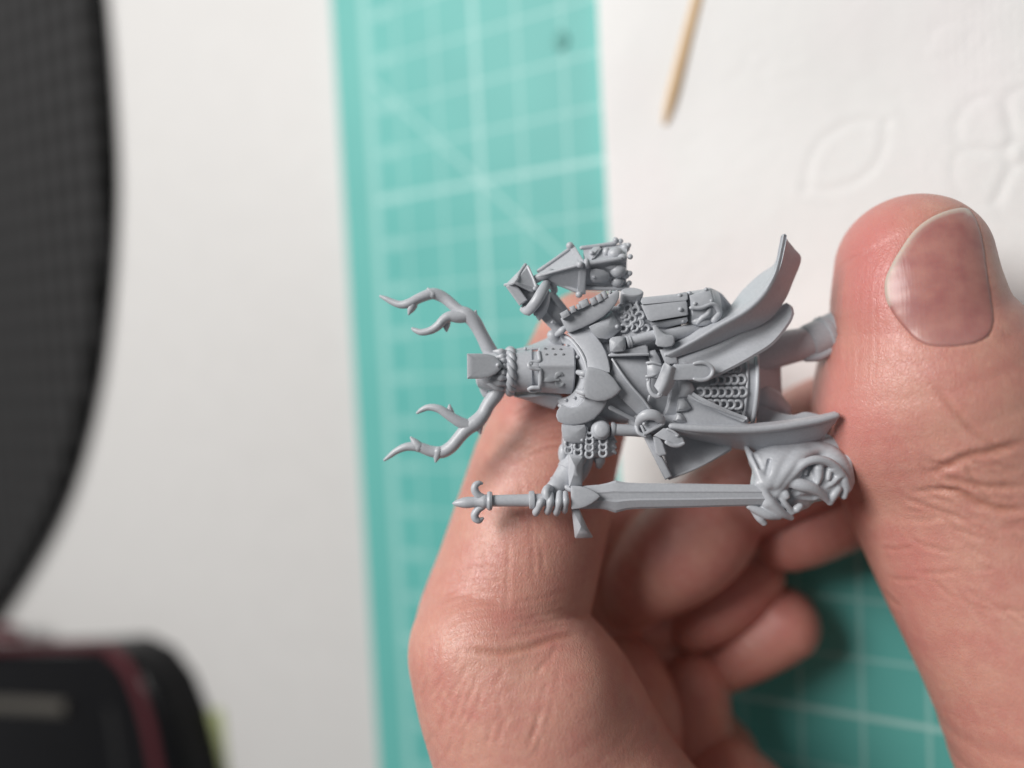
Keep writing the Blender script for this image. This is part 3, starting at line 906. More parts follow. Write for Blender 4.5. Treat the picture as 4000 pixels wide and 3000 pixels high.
# ---- antlers
def thick_tube(m, pts, *a, **k): return globals()['tube'](m, [(x, y, h, r * 1.12 + .8) for x, y, h, r in pts], *a, **k)
def antler_up(m):
    tube = thick_tube
    tube(m, [(1930, 1402, -20, 30), (1911, 1366, -10, 26), (1879, 1303, 0, 23), (1852, 1256, 5, 25), (1822, 1228, 8, 24), (1790, 1210, 5, 19), (1744, 1170, -5, 19), (1712, 1152, -5, 20), (1684, 1148, 0, 19), (1640, 1164, 5, 17), (1600, 1184, 8, 16), (1566, 1190, 5, 13), (1536, 1181, 0, 11), (1508, 1167, -3, 8), (1486, 1157, -5, 4)], 14, 5)
    tube(m, [(1830, 1234, 8, 22), (1790, 1238, 14, 21), (1757, 1236, 18, 18), (1732, 1250, 20, 16), (1712, 1272, 20, 15), (1684, 1290, 18, 13), (1648, 1298, 14, 11), (1622, 1290, 10, 8), (1612, 1284, 10, 5)], 14, 5)
    for a, b in (((1690, 1150), (1672, 1128)), ((1612, 1192), (1597, 1226)), ((1742, 1252), (1744, 1292)), ((1848, 1248), (1858, 1216))):
        tube(m, [(*a, 4, 17), ((a[0] + b[0]) / 2, (a[1] + b[1]) / 2, 6, 13), (*b, 8, 4)], 10, 4)
def antler_low(m):
    tube = thick_tube
    tube(m, [(1945, 1500, -20, 30), (1940, 1535, -12, 27), (1908, 1580, -4, 24), (1888, 1618, 0, 24), (1862, 1648, 4, 27), (1828, 1672, 6, 25), (1798, 1704, 4, 22), (1764, 1744, 0, 22), (1726, 1766, -3, 21), (1682, 1762, -2, 19), (1636, 1746, 2, 17), (1590, 1745, 3, 14), (1552, 1760, 0, 11), (1524, 1780, -4, 8), (1502, 1797, -6, 4)], 14, 5)
    tube(m, [(1838, 1666, 8, 22), (1795, 1648, 16, 19), (1753, 1622, 20, 16), (1716, 1598, 20, 14), (1676, 1591, 16, 11), (1646, 1602, 12, 8), (1630, 1613, 10, 4)], 14, 5)
    for a, b in (((1636, 1746), (1606, 1710)), ((1712, 1764), (1702, 1802)), ((1868, 1656), (1876, 1692)), ((1758, 1624), (1756, 1584))):
        tube(m, [(*a, 4, 18), ((a[0] + b[0]) / 2, (a[1] + b[1]) / 2, 6, 13), (*b, 8, 4)], 10, 4)
P1('antler', antler_up, angle=0); P1('antler', antler_low, angle=0)

# ---- great helm
helm = P1('helmet', lambda m: lathe(m, (1860, 1452, -5), (2240, 1446, 10), [(.0, 45), (.02, 62), (.10, 74), (.30, 80), (.40, 82), (.575, 85), (.59, 77), (.645, 77), (.66, 86), (1.0, 90), (1.001, 82), (.9, 76)], 48, .95))
def visor(m):
    # the lower face: a plate round the front of the helm with a ridge, its top edge cut by two sights
    rows = []
    def prof(x):
        w = 88 + (x - 2100) * .06
        tip = 0
        pts = []
        for k in range(11):
            v = -1 + 2 * k / 10
            y = 1446 - 2 + v * w - 12 * (1 - v * v) * 0
            hh = 18 + 86 * math.sqrt(max(0, 1 - (v * .97) ** 2)) + 13 * math.exp(-((v + .16) / .16) ** 2)
            pts.append((x, y, hh))
        return pts
    for x in (2108, 2130, 2160, 2190, 2215, 2232):
        r = prof(x)
        if x > 2200: r = [(px + (2232 - 2200) * (1 - ((k - 4.2) / 6) ** 2) * .35 * (x - 2200) / 32, py, h) for k, (px, py, h) in enumerate(r)]
        rows.append(r)
    sheet(m, rows, 18, 4, 3)
vis = P1('visor', visor, helm)
def hp(x, y): # height of the visor face
    v = (y - 1444) / (88 + (x - 2100) * .06); return 18 + 86 * math.sqrt(max(.02, 1 - (v * .97) ** 2)) + 13 * math.exp(-((v + .16) / .16) ** 2)
def sight_rim(m):
    # raised edge of the sights: tongue in the middle, a tongue at either end
    L = [(2104, 1376), (2106, 1392), (2108, 1408), (2102, 1413), (2082, 1413), (2070, 1418), (2066, 1426), (2072, 1436), (2092, 1441), (2110, 1444), (2112, 1460), (2112, 1490), (2108, 1510), (2104, 1514), (2078, 1514), (2066, 1520)]
    tube(m, [(x, y, hp(x, y) + 2, 8) for x, y in L], 10, 3, .8)
P1('sight_rim', sight_rim, helm)
P1('nasal_tongue', lambda m: slab(m, [(2112, 1408), (2084, 1412), (2068, 1420), (2066, 1428), (2076, 1438), (2112, 1442)], 108, 14, 4, hfun=lambda x, y: hp(x, y) + 3), helm)
P1('cheek_tongue', lambda m: slab(m, [(2114, 1506), (2086, 1510), (2062, 1514), (2060, 1528), (2076, 1536), (2116, 1530)], 60, 16, 4, hfun=lambda x, y: hp(x, min(y, 1526)) + 3), helm)
rivet((2074, 1424, 112), 8, helm); rivet((2074, 1526, 52), 8, helm); rivet((2052, 1362, 32), 7, helm)
def hollow(m, pts, r):
    for x, y in pts: lathe(m, (x, y, hp(x, y) - 5), (x + .1, y, hp(x, y) + 2.5), [(0, r * .45), (.4, r * .8), (1, r), (1.01, r * 1.35), (.6, r * 1.5)], 14)
HOLE_SHADE = M_plain('painted_hole_shade', (.20, .21, .225), .6)  # shade of the breath holes painted as darker resin on flat bumps
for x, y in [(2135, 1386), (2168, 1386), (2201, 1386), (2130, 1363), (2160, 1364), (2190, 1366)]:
    mb = MB(); ball(mb, (x, y, hp(x, y) + .5), 6, (1, 1, .3), 12); obj('breath_hole', mb, HOLE_SHADE, helm)
def fleur(m):
    h = lambda x, y: hp(x, y) + 1.5
    tube(m, [(2122, 1487, h(2122, 1487), 4), (2136, 1483, h(2136, 1483), 10), (2150, 1482, h(2150, 1482), 11), (2166, 1482, h(2166, 1482), 8), (2182, 1483, h(2182, 1483), 6)], 12, 4, .3)
    tube(m, [(2172, 1474, h(2172, 1474), 6), (2178, 1463, h(2178, 1463), 10), (2189, 1459, h(2189, 1459), 10), (2198, 1464, h(2198, 1464), 5)], 12, 4, .3)
    tube(m, [(2172, 1492, h(2172, 1492), 6), (2179, 1501, h(2179, 1501), 10), (2190, 1504, h(2190, 1504), 10), (2199, 1499, h(2199, 1499), 5)], 12, 4, .3)
obj('fleur_de_lis', (lambda m: (fleur(m), m)[1])(MB()), M_plain('resin_painted_shade', (.31, .325, .35), .45), helm)  # darker resin colour paints the shade of a recessed emblem
P1('crown_plate', lambda m: slab(m, [(1862, 1462), (1868, 1500), (1876, 1530), (1888, 1552), (1905, 1545), (1912, 1500), (1905, 1462)], -10, 40, 6), helm)

# twisted wreath round the helm
def wreath(m):
    cx, cy, R = 1993, 1451, 78
    for s in range(3):
        pts = []
        N = 60
        for i in range(N):
            a = 2 * math.pi * i / N; b = a * 5 + s * 2 * math.pi / 3
            rr = R + 9.5 * math.cos(b); xx = 9.5 * math.sin(b)
            pts.append((cx + xx + 4 * math.cos(a), cy + rr * math.sin(a), -2 + rr * math.cos(a), 12.5))
        tube(m, pts, 10, 3, closed=True)
P1('wreath', wreath, helm, angle=0)
# crest leaves and the crest shield
def leaves(m):
    for a, b, w in (((1975, 1376), (1928, 1372), 14), ((1976, 1392), (1938, 1396), 13), ((1978, 1410), (1948, 1408), 12), ((1980, 1430), (1952, 1432), 12), ((1978, 1452), (1946, 1456), 12), ((1974, 1474), (1926, 1476), 15), ((1970, 1498), (1908, 1484), 17), ((1962, 1520), (1902, 1498), 14)):
        k = 1 - ((a[1] - 1450) / 90) ** 2; h = 84 * math.sqrt(max(.1, k)) - 6
        tube(m, [(*a, h, w * .7), ((a[0] * .6 + b[0] * .4), (a[1] * .6 + b[1] * .4), h + 8, w), (*b, h + 2, 4)], 10, 4, .5)
P1('crest_leaf', leaves, helm, angle=0)
cs_ = P1('crest_shield', lambda m: slab(m, [(1824, 1382), (1826, 1381), (1880, 1381), (1908, 1383), (1930, 1390), (1950, 1406), (1962, 1424), (1963, 1432), (1950, 1449), (1932, 1463), (1908, 1474), (1880, 1479), (1827, 1480), (1825, 1479)], 112, 26, 5, grad=(-.22, .06)), helm)
rivet((1945, 1426, 110), 9, cs_)
# cloth mantling behind the helm
P1('mantling', lambda m: (sheet(m, [[(1990, 1385, -70), (2000, 1366, -20), (2020, 1362, 5)], [(2060, 1362, -80), (2065, 1350, -30), (2080, 1358, 12)], [(2130, 1330, -90), (2136, 1322, -40), (2140, 1352, 10)], [(2185, 1302, -90), (2190, 1302, -40), (2195, 1350, 5)]], 12, 6, 5),
                          sheet(m, [[(2000, 1500, -70), (2010, 1536, -30), (2020, 1540, 5)], [(2060, 1520, -80), (2070, 1556, -40), (2075, 1540, 12)], [(2130, 1530, -90), (2130, 1578, -45), (2135, 1536, 8)], [(2190, 1540, -90), (2166, 1588, -45), (2192, 1545, 0)]], 12, 6, 5)), helm)

# ---- torso
def chest_h(x, y):
    v = (y - 1497 - (x - 2270) * .06) / 170
    return 92 * math.sqrt(max(0.03, 1 - v * v)) + 6
body = P1('breastplate', lambda m: lathe(m, (2230, 1470, -20), (2600, 1510, -20), [(0, 55), (.04, 95), (.12, 138), (.25, 158), (.42, 166), (.62, 162), (.8, 150), (.92, 140), (1, 134)], 56, .70))
P1('breast_ridge', lambda m: tube(m, [(2385, 1592, 92, 10), (2430, 1616, 82, 8), (2480, 1640, 66, 8), (2530, 1652, 50, 6)], 10, 5, .5), body)
# collar ring
def gorget(m):
    pts_o = [(2196, 1306, 20), (2232, 1330, 52), (2262, 1366, 82), (2282, 1404, 100), (2292, 1440, 108), (2296, 1478, 112), (2292, 1520, 108), (2280, 1556, 96), (2256, 1584, 74), (2220, 1594, 44), (2186, 1584, 18)]
    pts_i = [(2180, 1332, -10), (2212, 1348, 22), (2238, 1380, 52), (2252, 1414, 68), (2258, 1446, 74), (2258, 1482, 76), (2250, 1510, 70), (2238, 1534, 56), (2216, 1552, 34), (2196, 1556, 10), (2178, 1550, -10)]
    sheet(m, [pts_i, [tuple((np.array(a) * .45 + np.array(b) * .55) + [0, 0, 2]) for a, b in zip(pts_i, pts_o)], pts_o], 14, 4, 4)
    tube(m, [(x, y, h, 8) for x, y, h in pts_o], 10, 4)
gor = P1('gorget', gorget)
for p in ((2216, 1350, 44), (2255, 1394, 84), (2210, 1562, 38), (2244, 1553, 72)): rivet(p, 7, gor)
# shoulder mantle plates
P1('mantle_plate', lambda m: slab(m, [(2214, 1302), (2250, 1292), (2290, 1284), (2306, 1290), (2330, 1314), (2350, 1342), (2366, 1372), (2378, 1408), (2383, 1440), (2382, 1456), (2340, 1452), (2300, 1452), (2294, 1430), (2284, 1392), (2262, 1352), (2240, 1326)], 92, 22, 5, 0, grad=(.12, .42), ngon=True))
P1('mantle_plate', lambda m: slab(m, [(2192, 1582), (2176, 1606), (2172, 1624), (2180, 1646), (2200, 1656), (2228, 1661), (2260, 1659), (2290, 1652), (2322, 1636), (2350, 1608), (2366, 1582), (2372, 1562), (2330, 1552), (2284, 1552), (2276, 1566), (2256, 1586), (2226, 1594)], 92, 24, 6, 4, grad=(.10, -.30), ngon=True))
def hang(m):
    slab(m, [(2294, 1434), (2316, 1435), (2346, 1443), (2374, 1455), (2398, 1478), (2414, 1502), (2428, 1521), (2412, 1540), (2390, 1556), (2362, 1566), (2330, 1567), (2304, 1560), (2288, 1552), (2280, 1528), (2278, 1500), (2284, 1468)], 150, 36, 6, 3, grad=(-.04, -.06), rings=5)
bsh = P1('breast_shield', hang)
for y, tl in ((1458, .1), (1532, .55)):
    P1('cord_loop', lambda m: (tube(m, [(2258, y - 4, 116, 10), (2272, y, 132, 12), (2286, y + tl * 8, 138, 12), (2300, y + tl * 14, 132, 9)], 12, 4), tube(m, [(2270, y + 14, 122, 7), (2284, y + 16, 128, 7), (2292, y + 12, 124, 5)], 10, 4)), bsh, 0)
P1('cord', lambda m: tube(m, [(2280, 1470, 128, 3), (2279, 1500, 130, 3), (2276, 1522, 128, 3)], 8, 3), bsh)
# baldric across the chest
P1('baldric', lambda m: sheet(m, [[(2374, 1462, 98), (2392, 1440, 104), (2396, 1408, 96)], [(2410, 1530, 110), (2425, 1500, 116), (2428, 1462, 112)], [(2446, 1572, 106), (2464, 1548, 114), (2468, 1514, 114)], [(2486, 1612, 90), (2506, 1588, 102), (2510, 1558, 106)], [(2520, 1644, 74), (2540, 1622, 88), (2546, 1596, 94)]], 14, 5, 5))
P1('baldric_edge', lambda m: tube(m, [(2392, 1404, 98, 5), (2430, 1462, 116, 5), (2470, 1514, 118, 5), (2512, 1560, 110, 5), (2542, 1602, 96, 5)], 8, 5))

# waist plates
def fauld(x0, r0, r1, L, name='fauld', dz=0):
    return P1(name, lambda m: lathe(m, (x0, 1505 + (x0 - 2530) * .04, -18 + dz), (x0 + L, 1507 + (x0 - 2530) * .04, -18 + dz - L * .40), [(0, r0 - 16), (.02, r0 - 4), (.1, r0), (.9, r1), (1, r1 - 4), (1.02, r1 - 12), (.9, r1 - 16)], 56, .74))
fauld(2518, 143, 150, 50); fauld(2566, 143, 157, 66, dz=14)
P1('waist_rib', lambda m: tube(m, [(2532, 1380, 70, 6), (2544, 1410, 84, 6), (2550, 1440, 92, 6)], 8, 4), body)
P1('waist_rib', lambda m: tube(m, [(2538, 1548, 96, 6), (2530, 1572, 90, 6), (2522, 1592, 82, 6)], 8, 4), body)

# pointed tassets under the waist plates
for a in ([(2652, 1478), (2692, 1480), (2706, 1502), (2714, 1522), (2700, 1542), (2680, 1552), (2652, 1552)], [(2648, 1560), (2672, 1556), (2688, 1574), (2702, 1594), (2680, 1606), (2640, 1610)], [(2644, 1612), (2660, 1614), (2676, 1632), (2684, 1650), (2660, 1652), (2630, 1644)], [(2650, 1400), (2692, 1404), (2712, 1424), (2700, 1452), (2660, 1462)]):
    P1('tasset', lambda m: slab(m, a, 92 - abs(a[0][1] - 1500) * .10, 26, 5, 8, grad=(-.12, -.1), rings=5))

# mail skirt with its hem
SK0, SK1 = np.array((2640., 1512.)), np.array((2935., 1520.))
def skirt_h(x, y):
    u = (x - 2640) / 295; r = 128 + 12 * u; v = (y - (1512 + 8 * u)) / r
    return -40 - 18 * u + .86 * r * math.sqrt(max(.05, 1 - v * v))
P1('robe_lining', lambda m: lathe(m, (2600, 1511, -44), (2930, 1520, -60), [(0, 118), (.3, 124), (.95, 132), (1, 126)], 48, .82))
mail = P1('mail_skirt', lambda m: lathe(m, (2640, 1512, -40), (2915, 1519, -58), [(0, 122), (.1, 126), (1, 138), (1.005, 120)], 48, .84))
def hem(m):
    for dx, r in ((2906, 6), (2946, 9)):
        pts = []
        for k in range(21):
            y = 1386 + (1648 - 1386) * k / 20; v = (y - 1518) / 140
            pts.append((dx + 12 * (1 - v * v) - (y - 1518) * .06, y, skirt_h(2900, y) + 3 + (4 if r > 7 else 0), r))
        tube(m, pts, 10, 2)
    rows = []
    for dx in (2906, 2926, 2948):
        rows.append([(dx + 12 * (1 - ((y - 1518) / 140) ** 2) - (y - 1518) * .06, y, skirt_h(2900, y) + 1 + (dx == 2948) * 3) for y in np.linspace(1386, 1648, 9)])
    sheet(m, rows, 20, 3, 3)
P1('skirt_hem', hem)
# links of mail: one open ring, copied
def link_ring_mesh(R, r, a0, a1, rot=0.0, flat=.8):
    m = MB(); tube(m, [(2000 + R * math.cos(a), 1500 + R * math.sin(a), 0, r) for a in np.linspace(a0, a1, 10)], 8, 2, flat)
    me = mesh_w('chain_link', q2w(np.concatenate(m.v)) - W(2000, 1500, 0), m.f, 0); me.materials.append(RESIN); return me
LINK = link_ring_mesh(14.5, 5.6, -2.1, 2.1)
LINK_D = link_ring_mesh(14, 5.6, -.5, 3.6)
LINK_S = link_ring_mesh(13, 5.4, -2.6, 1.5)
def put_link(me, p, parent, rot=0.0, sc=1.0, tilt=0.0):
    o = link_mesh('chain_link', me, None, parent, tuple(W(*p) - origin_of(parent)))
    ax = Vector(ROT @ np.array([0, 0, 1.0])); ax2 = Vector(ROT @ np.array([1.0, 0, 0]))
    o.rotation_euler = (Matrix.Rotation(-rot, 3, ax) @ Matrix.Rotation(tilt, 3, ax2)).to_euler(); o.scale = (sc, sc, sc)
    return o
for row, (y, x0) in enumerate(((1443, 2820), (1484, 2786), (1532, 2736), (1580, 2772), (1618, 2834))):
    k = 0; x = x0
    while x < 2902:
        xx = x; yy = y + (xx - 2820) * (row - 2) * .02
        put_link(LINK, (xx, yy, skirt_h(xx, yy) + 7), mail, .0 + (rng.random() - .5) * .12, 1.12, (yy - 1516) / 300.0)
        x += 27.5; k += 1

# ---- robe panels
def front_panel(m):
    sheet(m, [[(2606, 1372, 60), (2634, 1418, 92), (2656, 1470, 100)],
              [(2700, 1328, 52), (2730, 1396, 78), (2742, 1484, 104)],
              [(2790, 1290, 40), (2816, 1365, 60), (2850, 1436, 100)],
              [(2880, 1255, 20), (2908, 1312, 44), (2944, 1384, 92)],
              [(2965, 1226, 0), (2995, 1275, 22), (3018, 1334, 72)],
              [(3040, 1200, -14), (3062, 1222, 0), (3076, 1262, 36)],
              [(3072, 1182, -18), (3086, 1194, -6), (3095, 1220, 16)]], 18, 6, 8,
          wob=lambda u, v: 13 * math.exp(-((v - .42) / .13) ** 2) * math.sin(math.pi * min(1, u * 1.3)) - 9 * math.exp(-((v - .62) / .12) ** 2) * math.sin(math.pi * u))
robe = P1('robe_panel', front_panel, angle=50)
def cape_top(m):
    sheet(m, [[(2588, 1366, 86), (2596, 1378, 100), (2604, 1386, 108), (2616, 1394, 104), (2640, 1396, 96)],
              [(2672, 1318, 58), (2690, 1328, 88), (2702, 1334, 112), (2718, 1346, 104), (2745, 1362, 78)],
              [(2752, 1256, 20), (2780, 1270, 84), (2798, 1276, 118), (2824, 1292, 104), (2866, 1316, 52)],
              [(2842, 1204, -20), (2880, 1214, 62), (2908, 1214, 118), (2940, 1236, 92), (2996, 1256, 30)],
              [(2900, 1134, -40), (2946, 1150, 52), (2978, 1150, 112), (3014, 1172, 76), (3062, 1180, 2)],
              [(2966, 1072, -40), (3000, 1090, 46), (3022, 1080, 104), (3062, 1094, 58), (3100, 1096, -14)],
              [(3024, 1030, -16), (3032, 1036, 40), (3040, 1022, 92), (3078, 1020, 50), (3130, 1012, -20)],
              [(3042, 965, 20), (3047, 968, 50), (3053, 964, 78), (3074, 968, 52), (3104, 972, 4)],
              [(3053, 918, 42), (3057, 917, 54), (3062, 918, 62), (3070, 926, 54), (3080, 942, 34)]], 16, 5, 6)
P1('cape', cape_top, angle=50)
def cape_low(m):
    sheet(m, [[(2618, 1650, 60), (2620, 1658, 88), (2624, 1672, 98), (2634, 1684, 84), (2650, 1698, 30)],
              [(2700, 1655, 62), (2702, 1664, 92), (2704, 1680, 100), (2705, 1698, 80), (2706, 1716, 0)],
              [(2785, 1656, 58), (2786, 1666, 90), (2787, 1685, 98), (2784, 1706, 66), (2780, 1732, -30)],
              [(2866, 1654, 52), (2867, 1666, 86), (2868, 1687, 94), (2868, 1716, 52), (2866, 1752, -52)],
              [(2950, 1652, 48), (2950, 1664, 80), (2950, 1686, 88), (2954, 1722, 40), (2962, 1764, -25)],
              [(3040, 1644, 42), (3040, 1656, 74), (3042, 1678, 82), (3046, 1716, 40), (3056, 1762, -20)],
              [(3120, 1634, 38), (3120, 1644, 68), (3122, 1667, 78), (3128, 1708, 36), (3132, 1742, -15)],
              [(3200, 1620, 34), (3200, 1630, 64), (3204, 1652, 72), (3206, 1694, 30), (3200, 1724, -30)],
              [(3262, 1606, 34), (3266, 1612, 54), (3274, 1632, 60), (3264, 1650, 46), (3250, 1666, 24)]], 16, 5, 5)
_cl = P1('cape', cape_low, angle=50)
P1('cape_edge', lambda m: tube(m, [(2622, 1664, 92, 12), (2705, 1673, 98, 15), (2786, 1678, 98, 16), (2868, 1680, 94, 16), (2950, 1678, 88, 16), (3042, 1669, 82, 16), (3122, 1656, 76, 16), (3204, 1641, 70, 15), (3266, 1624, 58, 14)], 12, 4), _cl, 0)
P1('robe_fold', lambda m: (sheet(m, [[(2640, 1470, 60), (2660, 1560, 70), (2640, 1652, 70)], [(2706, 1540, 84), (2740, 1590, 80), (2730, 1664, 72)], [(2780, 1580, 92), (2830, 1618, 74), (2850, 1666, 66)], [(2900, 1630, 74), (2918, 1646, 66), (2926, 1664, 60)]], 14, 6, 6, wob=lambda u, v: 14 * math.exp(-((v - .30) / .12) ** 2) - 8 * math.exp(-((v - .6) / .15) ** 2))), angle=50)
def inner(m):
    sheet(m, [[(2935, 1372, -60), (2950, 1480, -40), (2940, 1600, -70)], [(3010, 1360, -110), (3020, 1480, -110), (3010, 1640, -120)], [(3052, 1420, -150), (3052, 1480, -150), (3062, 1650, -150)]], 18, 5, 5)
    sheet(m, [[(2962, 1580, -60), (2960, 1660, -40)], [(3030, 1610, -40), (3030, 1670, -20)], [(3100, 1624, -20), (3110, 1670, -10)], [(3150, 1612, -14), (3160, 1660, 0)], [(3216, 1624, -10), (3224, 1650, 0)]], 14, 5, 4)
    tube(m, [(2960, 1560, -120, 66), (3010, 1580, -130, 60), (3048, 1602, -130, 42)], 16, 4)
P1('robe_lining', inner, angle=50)
# the leg that shows, with its boot
def leg(m):
    lathe(m, (2900, 1392, -110), (3175, 1336, -130), [(0, 80), (.3, 78), (.6, 72), (.85, 66), (.96, 62), (1.0, 58)], 36, .9)
lg = P1('leg', leg)
def boot(m):
    lathe(m, (3148, 1342, -132), (3330, 1268, -150), [(0, 60), (.02, 70), (.08, 74), (.35, 76), (.37, 82), (.45, 83), (.48, 78), (.8, 84), (.83, 90), (1.2, 92), (1.21, 80)], 36, .9)
    tube(m, [(3150, 1398, -110, 16), (3200, 1392, -100, 18), (3260, 1362, -100, 18), (3300, 1345, -100, 20)], 12, 4)
P1('boot', boot)
P1('boot', lambda m: lathe(m, (3150, 1760, -60), (3330, 1740, -60), [(0, 50), (.4, 58), (1, 60), (1.01, 50)], 30, .9))

# ---- belt, buckle and hanging strap
belt = P1('belt_end', lambda m: slab(m, [(2604, 1448), (2640, 1425), (2700, 1420), (2735, 1416), (2758, 1419), (2778, 1432), (2784, 1448), (2778, 1466), (2760, 1480), (2735, 1484), (2690, 1484), (2604, 1486)], 132, 14, 4, 0, grad=(-.05, .02), rings=3))
P1('strap_tip', lambda m: tube(m, [(2712, 1420, 134, 6), (2734, 1416, 135, 8), (2758, 1419, 134, 8), (2779, 1433, 133, 8), (2785, 1448, 132, 8), (2779, 1466, 132, 8), (2760, 1481, 133, 8), (2736, 1484, 134, 8), (2712, 1480, 134, 6)], 10, 4, .8), belt)
P1('strap_flap', lambda m: sheet(m, [[(2556, 1508, 128), (2580, 1536, 140), (2604, 1548, 120)], [(2584, 1450, 146), (2606, 1484, 152), (2634, 1500, 128)], [(2598, 1414, 136), (2620, 1432, 150), (2640, 1436, 136)]], 12, 6, 5), belt)
P1('strap_loop', lambda m: sheet(m, [[(2528, 1416, 112), (2530, 1444, 118), (2532, 1474, 112)], [(2552, 1418, 124), (2556, 1446, 130), (2560, 1476, 124)], [(2584, 1424, 118), (2584, 1448, 126), (2584, 1474, 118)]], 14, 5, 4), belt)
P1('strap_bar', lambda m: (tube(m, [(2528, 1418, 120, 6), (2552, 1416, 128, 6), (2580, 1424, 128, 5)], 8, 3), tube(m, [(2526, 1470, 122, 6), (2546, 1468, 126, 6), (2562, 1462, 124, 5)], 8, 3)), belt)
P1('buckle', lambda m: tube(m, [(2536, 1478, 112, 8), (2534, 1504, 118, 9), (2540, 1526, 122, 9), (2553, 1543, 124, 9), (2570, 1548, 126, 9), (2581, 1542, 128, 9), (2584, 1528, 130, 8)], 12, 5), belt, 0)
rivet((2530, 1484, 118), 6, belt); rivet((2575, 1540, 132), 8, belt)

# dagger in the belt
dag = P1('dagger', lambda m: (lathe(m, (2452, 1336, 92), (2575, 1304, 96), [(0, 17), (.2, 18), (.6, 20), (1, 20)], 24), ))
P1('pommel', lambda m: slab(m, [(2380, 1330), (2384, 1322), (2394, 1316), (2420, 1313), (2440, 1316), (2444, 1326), (2446, 1352), (2442, 1368), (2434, 1374), (2396, 1378), (2386, 1374), (2382, 1366)], 122, 50, 12, 6), dag)
P1('collar', lambda m: lathe(m, (2446, 1338, 92), (2466, 1332, 92), [(0, 20), (.1, 24), (.45, 24), (.5, 21), (.55, 24), (.9, 24), (1, 20)], 24), dag)
P1('guard', lambda m: slab(m, [(2547, 1272), (2562, 1270), (2572, 1280), (2586, 1296), (2602, 1306), (2626, 1308), (2635, 1316), (2636, 1340), (2626, 1352), (2600, 1357), (2570, 1354), (2560, 1344), (2562, 1326), (2556, 1300)], 124, 40, 6, 0, ngon=True), dag)
P1('dagger_sheath', lambda m: (lathe(m, (2590, 1318, 70), (2760, 1270, 30), [(0, 26), (.5, 24), (1, 16)], 20, .8), bar(m, (2600, 1335, 96), (2622, 1400, 96), 34, 30)), dag)
P1('belt_pouch', lambda m: (slab(m, [(2380, 1384), (2392, 1376), (2520, 1346), (2530, 1352), (2536, 1384), (2528, 1388), (2400, 1392), (2382, 1392)], 98, 40, 6, 4, grad=(0, .1), ngon=True), tube(m, [(2382, 1388, 100, 6), (2450, 1386, 106, 6), (2532, 1384, 104, 6)], 8, 3)))
P1('belt_fold', lambda m: (slab(m, [(2530, 1372), (2560, 1366), (2578, 1400), (2584, 1420), (2548, 1418), (2540, 1396)], 90, 30, 5, 4), slab(m, [(2576, 1366), (2604, 1362), (2640, 1380), (2650, 1420), (2600, 1424), (2588, 1396)], 96, 30, 5, 4)))

# ---- shoulder and upper arm (top of the picture)
def pauldron(m):
    slab(m, [(2190, 1246), (2200, 1226), (2230, 1212), (2262, 1202), (2300, 1188), (2336, 1170), (2370, 1152), (2396, 1138), (2412, 1132), (2420, 1142), (2418, 1162), (2408, 1184), (2388, 1208), (2358, 1236), (2322, 1258), (2276, 1280), (2236, 1296), (2222, 1300), (2212, 1290)], 96, 34, 6, 3, grad=(.08, -.16), rings=5)
pau = P1('pauldron_shield', pauldron)
for x, y, w, h_, a in ((2207, 1228, 34, 26, -.5), (2238, 1208, 22, 26, -.4), (2262, 1198, 18, 22, -.35), (2282, 1186, 38, 30, -.42), (2318, 1176, 26, 28, -.45), (2342, 1164, 24, 30, -.45), (2362, 1152, 20, 30, -.45), (2384, 1140, 12, 12, -.4)):
    c_, s_ = math.cos(a), math.sin(a)
    P1('crenel', lambda m: slab(m, [(x + u * c_ - v * s_, y + u * s_ + v * c_) for u, v in ((-w / 2, -h_ / 2), (w / 2, -h_ / 2), (w / 2, h_ / 2), (-w / 2, h_ / 2))], 112 + (x % 7), 40, 6, 2, rings=2), pau)
P1('shoulder_plate', lambda m: slab(m, [(2300, 1276), (2340, 1256), (2372, 1232), (2390, 1216), (2402, 1228), (2426, 1272), (2430, 1284), (2418, 1296), (2392, 1318), (2370, 1326), (2338, 1322), (2316, 1304)], 78, 40, 8, 10, grad=(-.25, .15), rings=5))
rivet((2411, 1276, 74), 9, fig)
P1('shoulder', lambda m: (ball(m, (2330, 1290, 0), 74, (1.3, .9, .9), 24), ball(m, (2400, 1250, 0), 62, (1.3, .9, .9), 20)), fig, 0)
P1('shoulder', lambda m: ball(m, (2290, 1640, -10), 66, (1.4, 1, .9), 24), fig, 0)
P1('hip', lambda m: tube(m, [(2500, 1640, 10, 50), (2545, 1662, 20, 48), (2600, 1660, 20, 54), (2660, 1650, 20, 50)], 20, 4), fig, 0)
P1('tunic', lambda m: (lathe(m, (2360, 1340, 0), (2660, 1300, 0), [(0, 30), (.1, 60), (.3, 76), (.8, 70), (1, 40)], 28, .75), lathe(m, (2500, 1230, 0), (2700, 1205, 4), [(0, 40), (.1, 56), (.9, 60), (1, 50)], 28, .8)), fig)
P1('shoulder_disc', lambda m: (lathe(m, (2462, 1186, 20), (2470, 1138, 60), [(0, 40), (.1, 42), (.86, 44), (.94, 43), (1, 39), (1.01, 34), (1.02, 0.1)], 36, .62),))
amail = P1('arm_mail', lambda m: (lathe(m, (2410, 1240, 10), (2540, 1246, 10), [(0, 50), (.15, 62), (.8, 58), (1, 50)], 30, .8),))
